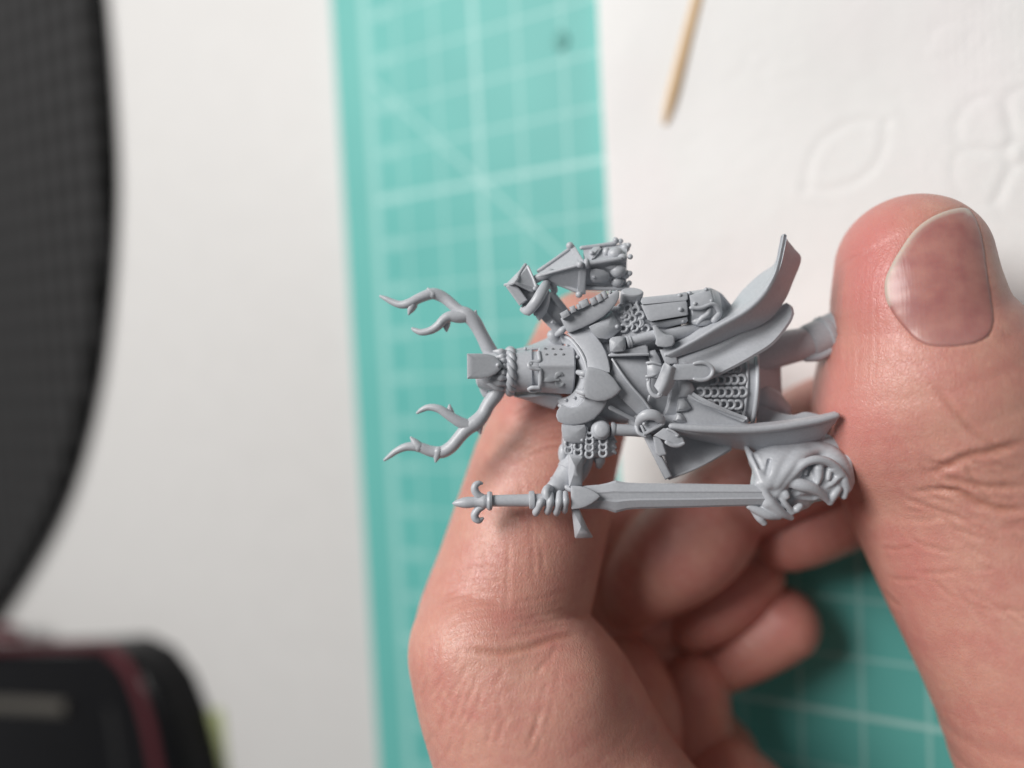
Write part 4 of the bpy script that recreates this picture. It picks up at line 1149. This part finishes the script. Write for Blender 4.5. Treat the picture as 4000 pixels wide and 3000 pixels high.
for x, y, me, rt in ((2432, 1228, LINK_S, .4), (2424, 1206, LINK_S, 1.0), (2452, 1202, LINK_S, 0), (2474, 1180, LINK_S, -.4), (2448, 1236, LINK_S, .4), (2482, 1214, LINK_S, -.1), (2500, 1232, LINK_S, .2), (2470, 1246, LINK_S, 0), (2452, 1262, LINK_S, .2), (2436, 1282, LINK_S, .6), (2498, 1262, LINK_S, 0), (2522, 1284, LINK_S, -.6), (2478, 1280, LINK_S, .3)):
    put_link(me, (x, y, 64 - abs(y - 1240) * .12), amail, rt, 1.05)
P1('mail_tail', lambda m: [tube(m, [(x, y, 60, 6), (x + 8, y + 16, 62, 6), (x + 4, y + 30, 60, 5)], 8, 4) for x, y in ((2462, 1206), (2488, 1192), (2496, 1244), (2464, 1256))] and None, amail, 0)
# forearm of three plates, with gauntlet
vam = P1('vambrace', lambda m: (slab(m, [(2504, 1192), (2514, 1188), (2678, 1174), (2684, 1180), (2688, 1228), (2682, 1232), (2542, 1256), (2530, 1250)], 92, 40, 5, 2, grad=(0, .1), rings=3),
                                slab(m, [(2502, 1178), (2508, 1162), (2640, 1148), (2678, 1140), (2686, 1144), (2688, 1168), (2680, 1175), (2510, 1190)], 84, 40, 5, 2, grad=(0, .5), rings=3),
                                slab(m, [(2538, 1260), (2684, 1238), (2688, 1252), (2680, 1262), (2600, 1280), (2548, 1278)], 74, 40, 5, 2, grad=(0, -.5), rings=3)))
for p in ((2655, 1154, 80), (2658, 1208, 96), (2668, 1254, 74)): rivet(p, 9, vam)
def gaunt(m):
    lathe(m, (2684, 1206, 30), (2800, 1200, 24), [(0, 58), (.04, 66), (.4, 70), (.75, 74), (.8, 70), (1, 62), (1.05, 40)], 36, .85)
    slab(m, [(2692, 1154), (2740, 1140), (2772, 1126), (2782, 1150), (2792, 1182), (2770, 1192), (2720, 1204), (2704, 1206)], 90, 40, 6, 3, grad=(0, .4), rings=3)
    tube(m, [(2700, 1202, 94, 8), (2740, 1202, 98, 8), (2780, 1188, 94, 8), (2800, 1200, 84, 12), (2808, 1222, 74, 14), (2790, 1248, 72, 16)], 10, 5)
    tube(m, [(2770, 1210, 82, 12), (2762, 1228, 82, 12), (2740, 1244, 80, 10), (2724, 1262, 70, 8)], 10, 5)
    ball(m, (2792, 1250, 50), 26, (1, .9, 1), 14); ball(m, (2740, 1256, 60), 26, (1.6, .7, .8), 14)
gau = P1('gauntlet', gaunt)
for p in ((2694, 1144, 70), (2758, 1130, 76), (2714, 1186, 100), (2778, 1176, 90)): rivet(p, 8, gau)
P1('sleeve', lambda m: (sheet(m, [[(2774, 1124, 20), (2800, 1180, 10), (2800, 1270, 10)], [(2820, 1150, -10), (2830, 1200, -20), (2830, 1280, 10)], [(2856, 1190, -30), (2862, 1220, -20), (2850, 1284, 10)]], 14, 5, 5),))
P1('under_robe', lambda m: sheet(m, [[(2590, 1290, 30), (2600, 1330, 50), (2610, 1372, 66)], [(2680, 1276, 20), (2690, 1300, 40), (2690, 1344, 58)], [(2790, 1258, 0), (2790, 1270, 10), (2800, 1290, 30)], [(2870, 1190, -50), (2880, 1210, -40), (2880, 1240, -10)]], 14, 5, 5))

# ---- lantern on a strapped pole
pole = P1('lantern_pole', lambda m: (bar(m, (2190, 1300, 20), (2104, 1210, 20), 34, 36), bar(m, (2222, 1230, 0), (2150, 1140, 0), 26, 40), bar(m, (2212, 1276, -14), (2120, 1170, -14), 60, 24),
                                     tube(m, [(2158, 1310, 0, 22), (2172, 1330, -10, 22), (2190, 1336, -10, 18)], 12, 3)))
rivet((2158, 1259, 36), 8, pole)
P1('pole_knot', lambda m: (tube(m, [(2176, 1306, 34, 10), (2196, 1290, 48, 14), (2212, 1276, 46, 8)], 10, 4),), pole)
def cap(m):
    A, B, C_, D, E_ = (1973, 1113, 30), (2012, 1102, 86), (2052, 1032, 20), (2062, 1042, 40), (2096, 1124, 62)
    G_, H_ = (2080, 1140, 60), (2034, 1190, 30)
    v = [A, B, C_, D, E_, G_, (2030, 1090, -40), (2080, 1100, -40)]
    mb_v = Qa(np.array(v, float))
    m.add(mb_v, [(0, 1, 2), (1, 3, 2), (1, 4, 3), (1, 5, 4), (0, 6, 5, 1), (0, 2, 6), (2, 7, 6), (2, 3, 7), (3, 4, 7), (4, 5, 7), (5, 6, 7)])
    tube(m, [A[:3] + (6,), B[:3] + (7,), (2030, 1066, 55, 6), (2052, 1034, 24, 7)], 8, 4)
    tube(m, [B[:3] + (7,), (2050, 1124, 72, 5), (2080, 1138, 62, 6)], 8, 3); tube(m, [(2062, 1042, 40, 6), (2082, 1086, 56, 5), (2096, 1124, 62, 7)], 8, 3)
    bar(m, (1992, 1108, 62), (2046, 1184, 58), 40, 44, 6)
P1('pole_core', lambda m: slab(m, [(2016, 1108), (2060, 1090), (2100, 1110), (2132, 1130), (2140, 1180), (2120, 1216), (2084, 1222), (2052, 1210), (2036, 1188)], 24, 50, 6), pole)
capo = P1('pole_cap', cap, pole, 20)
rivet((2090, 1127, 72), 9, capo)
P1('cloth_wrap', lambda m: (tube(m, [(2044, 1206, 30, 16), (2064, 1212, 62, 20), (2092, 1182, 86, 22), (2116, 1142, 84, 22), (2132, 1112, 56, 18), (2140, 1100, 24, 10)], 14, 5, .7),), pole, 0)
P1('cloth_wrap', lambda m: (sheet(m, [[(2080, 1222, 20), (2088, 1226, 54), (2108, 1252, 40)], [(2104, 1190, 64), (2120, 1206, 74), (2132, 1224, 50)], [(2122, 1160, 70), (2138, 1176, 72), (2146, 1186, 46)], [(2140, 1126, 50), (2148, 1140, 50), (2152, 1152, 30)]], 16, 5, 5), tube(m, [(2066, 1226, 40, 8), (2098, 1190, 68, 7), (2128, 1150, 76, 6), (2146, 1118, 50, 5)], 8, 4)), pole, 0)
lan = P1('lantern_roof', lambda m: None or m.add(Qa(np.array([(2098, 1078, 20), (2108, 1056, 0), (2130, 1098, 0), (2240, 962, -10), (2262, 1034, 84), (2258, 1140, 10), (2106, 1078, 40), (2180, 1040, -60), (2250, 1050, -80)], float)),
                                                    [(0, 1, 6), (0, 6, 2), (1, 3, 4, 6), (6, 4, 5, 2), (1, 7, 8, 3), (0, 2, 7), (0, 7, 1), (2, 5, 8, 7), (3, 8, 5, 4)]), angle=15)
P1('roof_rib', lambda m: (tube(m, [(2102, 1080, 42, 9), (2160, 1062, 58, 7), (2262, 1034, 88, 9)], 10, 4), tube(m, [(2104, 1058, 6, 8), (2170, 1012, 2, 7), (2234, 966, -4, 8)], 10, 4), tube(m, [(2130, 1096, 8, 9), (2190, 1112, 12, 8), (2256, 1138, 16, 9)], 10, 4),
                          tube(m, [(2150, 1064, 40, 16), (2110, 1082, 34, 17), (2080, 1098, 30, 16)], 12, 3), tube(m, [(2160, 1120, 6, 16), (2166, 1136, 4, 14), (2164, 1142, 4, 8)], 10, 3)), lan, 0)
P1('roof_frame', lambda m: (bar(m, (2232, 962, 0), (2278, 1036, 86), 24, 30, 6), bar(m, (2276, 1024, 88), (2272, 1150, 20), 32, 30, 6), ball(m, (2226, 960, 0), 15), ball(m, (2262, 1150, 16), 14), ball(m, (2266, 1034, 92), 14)), lan)
def lbody(m):
    v = Qa(np.array([(2278, 972, -8), (2290, 1028, 74), (2284, 1122, 0), (2452, 950, -10), (2446, 1012, 70), (2446, 1128, -4), (2300, 1050, -90), (2440, 1050, -90)], float))
    m.add(v, [(0, 3, 4, 1), (1, 4, 5, 2), (0, 1, 2, 6), (3, 7, 5, 4), (0, 6, 7, 3), (2, 5, 7, 6)])
lb = P1('lantern_body', lbody, angle=20)
P1('body_bar', lambda m: (tube(m, [(2292, 1028, 80, 11), (2340, 1024, 82, 9), (2424, 1010, 82, 9)], 10, 3), lathe(m, (2284, 1030, 76), (2302, 1028, 80), [(0, 18), (.3, 20), (.7, 20), (1, 14)], 16), tube(m, [(2286, 1124, 6, 10), (2360, 1128, 6, 8), (2440, 1126, 4, 12)], 10, 3), tube(m, [(2272, 968, -4, 8), (2330, 960, -4, 7), (2400, 950, -4, 9), (2404, 936, -4, 10)], 10, 3)), lb, 0)
def ornament(m):
    for pts, h0, h1 in (([(2304, 1072), (2306, 1050), (2330, 1048), (2360, 1054), (2380, 1066), (2384, 1082), (2376, 1098), (2350, 1106), (2318, 1104), (2306, 1092)], 56, 40), ([(2304, 1000), (2302, 980), (2320, 964), (2342, 962), (2350, 972), (2338, 990), (2322, 1010), (2310, 1014)], 46, 40)):
        slab(m, pts, h0, 40, 9, 5, grad=(0, -.7 if pts[0][1] > 1030 else .8), rings=4)
    for p, r, s in (((2420, 1058, 52), 32, (1.2, 1, 1)), ((2418, 1100, 26), 26, (1.2, 1, 1)), ((2410, 992, 52), 30, (1.2, 1, 1)), ((2374, 984, 44), 17, (1, 1.2, 1)), ((2448, 968, 10), 22, (1, 1, 1)), ((2448, 1072, 40), 22, (1, 1, 1)), ((2396, 1040, 66), 20, (1.6, .8, .6)), ((2450, 1118, 4), 20, (.9, 1, 1)), ((2436, 1010, 70), 22, (1, 1, 1))):
        ball(m, (p[0] - 6, p[1], p[2] - 10), r * .88, s, 14)
P1('lantern_ornament', ornament, lb, 30)
rivet((2321, 1080, 52), 10, lb); rivet((2312, 988, 56), 9, lb)
for p in ((2405, 938, 0), (2424, 942, -4), (2455, 958, 10), (2462, 1003, 62), (2460, 1068, 42), (2458, 1106, 14), (2446, 1126, 0)): rivet(p, 11, lb, 'rim_stud')

# ---- lower arm: plate, mail sleeve, forearm
P1('arm_plate', lambda m: slab(m, [(2194, 1656), (2240, 1662), (2284, 1658), (2290, 1668), (2290, 1718), (2284, 1730), (2262, 1733), (2226, 1730), (2204, 1720), (2196, 1704), (2193, 1676)], 74, 40, 9, 8, grad=(0, -.15), rings=5))
rivet((2274, 1719, 72), 7, fig)
sl = P1('mail_sleeve', lambda m: (lathe(m, (2196, 1726, 8), (2396, 1738, 8), [(0, 40), (.1, 48), (.5, 56), (.9, 50), (1, 40)], 32, .8), ball(m, (2200, 1772, 10), 26, (.8, 1.6, 1))))
for x, ys, h in ((2222, (1734, 1758), 56), (2258, (1744, 1768), 62), (2302, (1678, 1700, 1724, 1748, 1774), 68), (2356, (1724, 1746, 1770), 62), (2328, (1706, 1734, 1758), 52), (2280, (1738, 1762), 54)):
    for i, y in enumerate(ys):
        put_link(LINK_D if h > 55 else LINK_S, (x + rng.random() * 2, y, h - 5 + i * 2), sl, .0, 1.0 if h > 55 else .8)
P1('mail_fringe', lambda m: [tube(m, [(2386 + (i % 2) * 8, 1708 + i * 11, 36, 9), (2398 + (i % 2) * 6, 1714 + i * 11, 34, 7)], 8, 3) for i in range(6)] and None, sl, 0)
P1('sword_arm', lambda m: (lathe(m, (2262, 1770, 0), (2186, 1896, 36), [(0, 46), (.3, 47), (.55, 48), (.57, 44), (.9, 42), (.96, 46), (1.0, 44), (1.01, 34), (.9, 28)], 36, .85), tube(m, [(2290, 1780, -10, 34), (2270, 1830, 0, 36), (2250, 1870, 10, 30)], 16, 4), tube(m, [(2340, 1770, -10, 22), (2342, 1800, -10, 22), (2340, 1818, -10, 14)], 14, 3)))
# second scabbard under the sword arm
scab = P1('side_hilt', lambda m: lathe(m, (2398, 1678, 62), (2520, 1684, 48), [(0, 21), (.1, 23), (.6, 23), (1, 24)], 28))
P1('pommel', lambda m: (ball(m, (2347, 1680, 60), 39, (1, 1, .8), 24), lathe(m, (2350, 1678, 86), (2351, 1677, 96), [(0, 31), (.6, 30), (.9, 27), (1.2, 20), (1.5, 0.1)], 28)), scab, 30)
P1('collar', lambda m: lathe(m, (2386, 1676, 60), (2408, 1677, 62), [(0, 22), (.15, 28), (.6, 27), (.8, 24), (1, 20)], 24), scab)
P1('frog_loop', lambda m: (tube(m, [(2490, 1670, 74, 12), (2500, 1640, 96, 18), (2524, 1622, 110, 22), (2556, 1622, 112, 22), (2582, 1640, 104, 18), (2588, 1656, 96, 10)], 14, 5, .7), tube(m, [(2486, 1664, 80, 9), (2494, 1690, 88, 8), (2520, 1704, 90, 8)], 10, 4)), angle=0)
P1('frog_buckle', lambda m: (bar(m, (2520, 1694, 108), (2590, 1656, 108), 14, 16, 5), bar(m, (2504, 1660, 96), (2520, 1698, 104), 10, 14, 4), bar(m, (2570, 1640, 98), (2594, 1660, 106), 10, 14, 4), slab(m, [(2508, 1660), (2540, 1644), (2580, 1648), (2584, 1656), (2526, 1688)], 92, 16, 4)))
rivet((2584, 1625, 112), 7, fig); rivet((2516, 1656, 106), 7, fig)
P1('strap_end', lambda m: (slab(m, [(2552, 1702), (2592, 1672), (2616, 1674), (2640, 1690), (2666, 1708), (2674, 1722), (2672, 1734), (2656, 1740), (2624, 1740), (2602, 1734), (2600, 1722)], 104, 16, 5, 0, ngon=True), tube(m, [(2604, 1728, 108, 8), (2626, 1739, 108, 8), (2652, 1740, 106, 8), (2670, 1732, 104, 7)], 10, 4, .8), ball(m, (2646, 1700, 106), 8), tube(m, [(2608, 1676, 106, 5), (2630, 1686, 108, 5), (2646, 1698, 108, 6)], 8, 3)))
P1('cross_piece', lambda m: (bar(m, (2528, 1700, 70), (2612, 1868, 70), 32, 36, 6), slab(m, [(2550, 1706), (2572, 1702), (2590, 1730), (2604, 1770), (2602, 1778), (2574, 1782), (2562, 1772)], 92, 30, 5, 0)))
P1('cloak', lambda m: (sheet(m, [[(2570, 1690, -20), (2590, 1760, 0), (2628, 1866, 40)], [(2660, 1695, -40), (2680, 1760, -30), (2692, 1838, 10)], [(2750, 1700, -50), (2764, 1750, -40), (2770, 1800, 0)], [(2850, 1730, -50), (2852, 1742, -40), (2856, 1752, -30)]], 12, 6, 6), tube(m, [(2614, 1870, 44, 5), (2692, 1840, 14, 5), (2770, 1802, 4, 4), (2848, 1754, -26, 3)], 8, 4)), angle=50)

# ---- sword
def blade(m):
    xs = [2268, 2300, 2340, 2370, 2392, 2406, 2424, 2450, 2500, 2600, 2700, 2820, 2940, 2990]
    top = [1898, 1896, 1893, 1887, 1880, 1876, 1881, 1885, 1887, 1888, 1889, 1891, 1893, 1894]
    bot = [1988, 1988, 1987, 1992, 1999, 2003, 1998, 1991, 1987, 1985, 1983, 1979, 1976, 1975]
    V = []; Fc = []
    for x, t, b in zip(xs, top, bot):
        mid = (t + b) / 2; w = (b - t) / 2; hb = 84 - (x - 2268) * .012
        for k, (f, dh) in enumerate(((-1, -10), (-.86, -2), (-.34, 10), (-.20, 8), (.20, 8), (.34, 10), (.86, -2), (1, -10), (.34, -26), (-.34, -26))): V.append((x, mid + f * w, hb + dh))
    n = 10
    for i in range(len(xs) - 1):
        for k in range(n):
            l = (k + 1) % n; Fc.append((i * n + k, i * n + l, (i + 1) * n + l, (i + 1) * n + k))
    Fc.append(tuple(range(n))[::-1]); Fc.append(tuple((len(xs) - 1) * n + k for k in range(n)))
    m.add(Qa(np.array(V, float)), Fc)
sw = P1('sword', blade, angle=9)
P1('langet', lambda m: slab(m, [(2229, 1900), (2234, 1897), (2268, 1899), (2290, 1904), (2314, 1915), (2334, 1928), (2347, 1939), (2332, 1954), (2310, 1970), (2286, 1982), (2262, 1988), (2236, 1990), (2231, 1986)], 116, 30, 5, 2, grad=(0, .05), rings=4), sw)
P1('quillon', lambda m: slab(m, [(2219, 1774), (2224, 1772), (2276, 1783), (2279, 1788), (2275, 1850), (2274, 1900), (2222, 1902), (2220, 1850)], 84, 50, 4, 0, hfun=lambda x, y: 104 - abs(x - 2246) * .75 + (0 if y > 1786 else (y - 1786) * 1.2)), sw)
P1('quillon', lambda m: slab(m, [(2232, 1988), (2264, 1988), (2276, 2020), (2296, 2064), (2316, 2096), (2312, 2101), (2250, 2103), (2245, 2098), (2240, 2050)], 90, 44, 4, 0, hfun=lambda x, y: 100 - abs(x - (2248 + max(0, y - 1990) * .30)) * .7 - max(0, y - 2080) * .9), sw)
P1('grip', lambda m: lathe(m, (1900, 1957, 72), (2180, 1952, 72), [(0, 22), (.1, 22), (.4, 23), (.6, 24), (1, 26)], 28), sw)
P1('collar', lambda m: lathe(m, (2066, 1954, 72), (2090, 1953, 72), [(0, 26), (.1, 34), (.5, 36), (.9, 34), (1, 26)], 28), sw)
P1('collar', lambda m: lathe(m, (1902, 1957, 72), (1924, 1957, 72), [(0, 26), (.1, 34), (.5, 37), (.9, 34), (1, 26)], 28), sw)
P1('fleur_pommel', lambda m: (lathe(m, (1766, 1967, 72), (1906, 1958, 72), [(0, 1), (.06, 8), (.16, 14), (.3, 20), (.45, 22), (.6, 20), (.72, 20), (.85, 26), (1, 27)], 24),
                              tube(m, [(1884, 1942, 72, 14), (1868, 1934, 74, 15), (1855, 1914, 74, 16), (1858, 1896, 74, 14), (1870, 1888, 72, 11), (1882, 1888, 70, 6)], 12, 5),
                              tube(m, [(1884, 1980, 72, 14), (1868, 1990, 74, 15), (1855, 2010, 74, 16), (1858, 2026, 74, 15), (1872, 2033, 72, 13), (1884, 2026, 70, 7)], 12, 5)), sw, 0)
# the hand on the grip
def fist(m):
    lathe(m, (2196, 1880, 40), (2150, 1930, 66), [(0, 34), (.3, 38), (.8, 36), (1, 26)], 20, .8)
    ball(m, (2160, 1925, 60), 36, (1.3, .8, .8))
fs = P1('gauntlet', fist)
for (a, b, c_, r) in (((2128, 1944), (2112, 1964), (2094, 2008), 14), ((2150, 1930), (2150, 1962), (2140, 2002), 15), ((2186, 1928), (2184, 1962), (2174, 2006), 15), ((2208, 1928), (2210, 1958), (2205, 1998), 13)):
    P1('finger', lambda m: tube(m, [(*a, 104, r * .9), ((a[0] + b[0]) / 2, (a[1] + b[1]) / 2, 116, r * .95), (*b, 122, r * 1.12), ((b[0] + c_[0]) / 2, (b[1] + c_[1]) / 2, 114, r * .92), (c_[0], c_[1] - 8, 100, r * 1.08), (*c_, 84, r * .8)], 12, 4), fs, 0)
P1('thumb', lambda m: tube(m, [(2152, 1916, 80, 14), (2142, 1908, 98, 17), (2134, 1918, 110, 17), (2136, 1938, 116, 16), (2146, 1952, 118, 12)], 12, 4), fs, 0)
P1('cuff', lambda m: tube(m, [(2210, 1902, 62, 12), (2230, 1912, 70, 12), (2246, 1906, 72, 10)], 10, 3), fs, 0)

# ---- the draped beast at the foot
def beast():
    C = Chain
    drape = [C([(2990, 1726, -70, 44), (3060, 1748, -66, 50), (3150, 1764, -56, 54), (3230, 1788, -14, 54), (3268, 1834, 4, 52), (3280, 1890, 4, 46)]),
             C([(3060, 1740, -60, 46), (3016, 1810, 10, 54), (2988, 1876, 28, 52), (2980, 1940, 26, 48)]),
             C([(3130, 1760, -50, 56), (3092, 1820, 26, 56), (3050, 1870, 42, 48), (3020, 1920, 44, 36)]),
             C([(2978, 1884, 74, 16), (2956, 1830, 54, 14), (2934, 1786, 20, 12), (2916, 1748, -10, 10)]), C([(3002, 1892, 80, 13), (3030, 1830, 72, 14), (3058, 1784, 30, 14), (3080, 1752, -10, 12)]),
             C([(3036, 1890, 82, 12), (3084, 1826, 82, 14), (3136, 1784, 50, 15), (3200, 1758, 4, 14)]), C([(2960, 1800, 0, 34), (3010, 1780, -20, 40)])]
    rim = [C([(3034, 1925, 70, 13), (3064, 1888, 78, 14), (3102, 1848, 84, 15), (3140, 1812, 88, 16), (3182, 1796, 90, 17), (3230, 1802, 86, 17), (3270, 1828, 78, 16), (3300, 1868, 66, 14), (3314, 1908, 54, 12)]),
           C([(3314, 1770, 10, 10), (3318, 1830, 20, 14), (3324, 1880, 14, 14)])]
    low = [C([(2962, 1890, 66, 16), (2976, 1906, 72, 15), (2992, 1932, 76, 16), (3016, 1966, 76, 18), (3052, 2002, 66, 17), (3090, 2022, 50, 12)]),
           C([(2926, 1978, 58, 12), (2960, 1994, 60, 17), (3000, 2010, 60, 20), (3040, 2016, 56, 15)]),
           C([(2944, 1992, 40, 14), (2966, 2022, 46, 16), (2984, 2042, 44, 13)]),
           C([(3000, 1960, 62, 30), (3030, 1990, 50, 30)]), C([(3042, 1922, 70, 12), (3066, 1964, 70, 12), (3096, 2000, 58, 11)]),
           C([(3066, 1930, 74, 18), (3072, 1938, 78, 14)]), C([(3112, 1988, 60, 16), (3124, 1978, 60, 14)])]
    body_ = [C([(3090, 1900, 0, 64), (3160, 1890, 4, 72), (3230, 1880, 4, 68), (3272, 1880, 6, 52)]), C([(3186, 1848, 26, 52), (3236, 1856, 24, 48)]), C([(3030, 1960, 0, 48), (3080, 1960, -6, 46), (3130, 1950, -10, 40)])]
    tongue = [C([(3090, 1884, 66, 25), (3130, 1894, 76, 26), (3170, 1906, 76, 24), (3210, 1932, 66, 17), (3240, 1962, 50, 11)]), C([(3200, 1862, 72, 11), (3196, 1820, 70, 19), (3192, 1808, 66, 20)]), C([(3194, 1884, 80, 10), (3198, 1862, 78, 15), (3196, 1832, 74, 20)]),
              C([(3146, 1852, 72, 7), (3146, 1838, 72, 9)]), C([(3236, 1870, 78, 8), (3238, 1852, 76, 10), (3240, 1832, 70, 10)]), C([(3228, 1900, 70, 7), (3250, 1888, 74, 10), (3272, 1866, 72, 12)]), C([(3244, 1962, 48, 12), (3256, 1936, 60, 16), (3272, 1910, 62, 16)]),
              C([(3296, 1938, 50, 14), (3302, 1910, 56, 14), (3296, 1876, 64, 14)]), C([(3258, 1832, 78, 12), (3282, 1856, 74, 12)])]
    hollow = [C([(3110, 1926, 70, 14), (3090, 1946, 66, 14)]), C([(3092, 1906, 66, 10), (3080, 1896, 66, 9)]), C([(3128, 1950, 70, 16), (3180, 1946, 66, 18)]), C([(3262, 1884, 92, 8), (3222, 1908, 92, 9)]), C([(2950, 1776, 30, 10), (2972, 1826, 66, 9)]), C([(3006, 1800, 52, 8), (2996, 1850, 84, 8)])]
    def f(X):
        d = None
        for g, k in ((drape, 26), (body_, 14), (rim, 10), (low, 7), (tongue, 8)):
            for c in g:
                v = c.d(X); d = v if d is None else smin(d, v, k)
        for c in hollow: d = -smin(-d, c.d(X), 6)
        return d
    lo = np.array([2880, 1660, -110]); 
    V, q = surface_net(f, (880, 170, -110), (1400, 570, 130), 3.4)
    w = q2w(V); po = origin_of(fig)
    a, b, c = w[q[0][0]], w[q[0][1]], w[q[0][2]]; g = grad_of(f, V[q[0][:1]], 2)[0]
    if np.cross(b - a, c - a) @ (q2w(V[q[0][0]] + g) - a) < 0: q = q[:, ::-1]
    return link_mesh('draped_beast', fast_mesh('draped_beast', w - po, q), RESIN, fig)
beast()
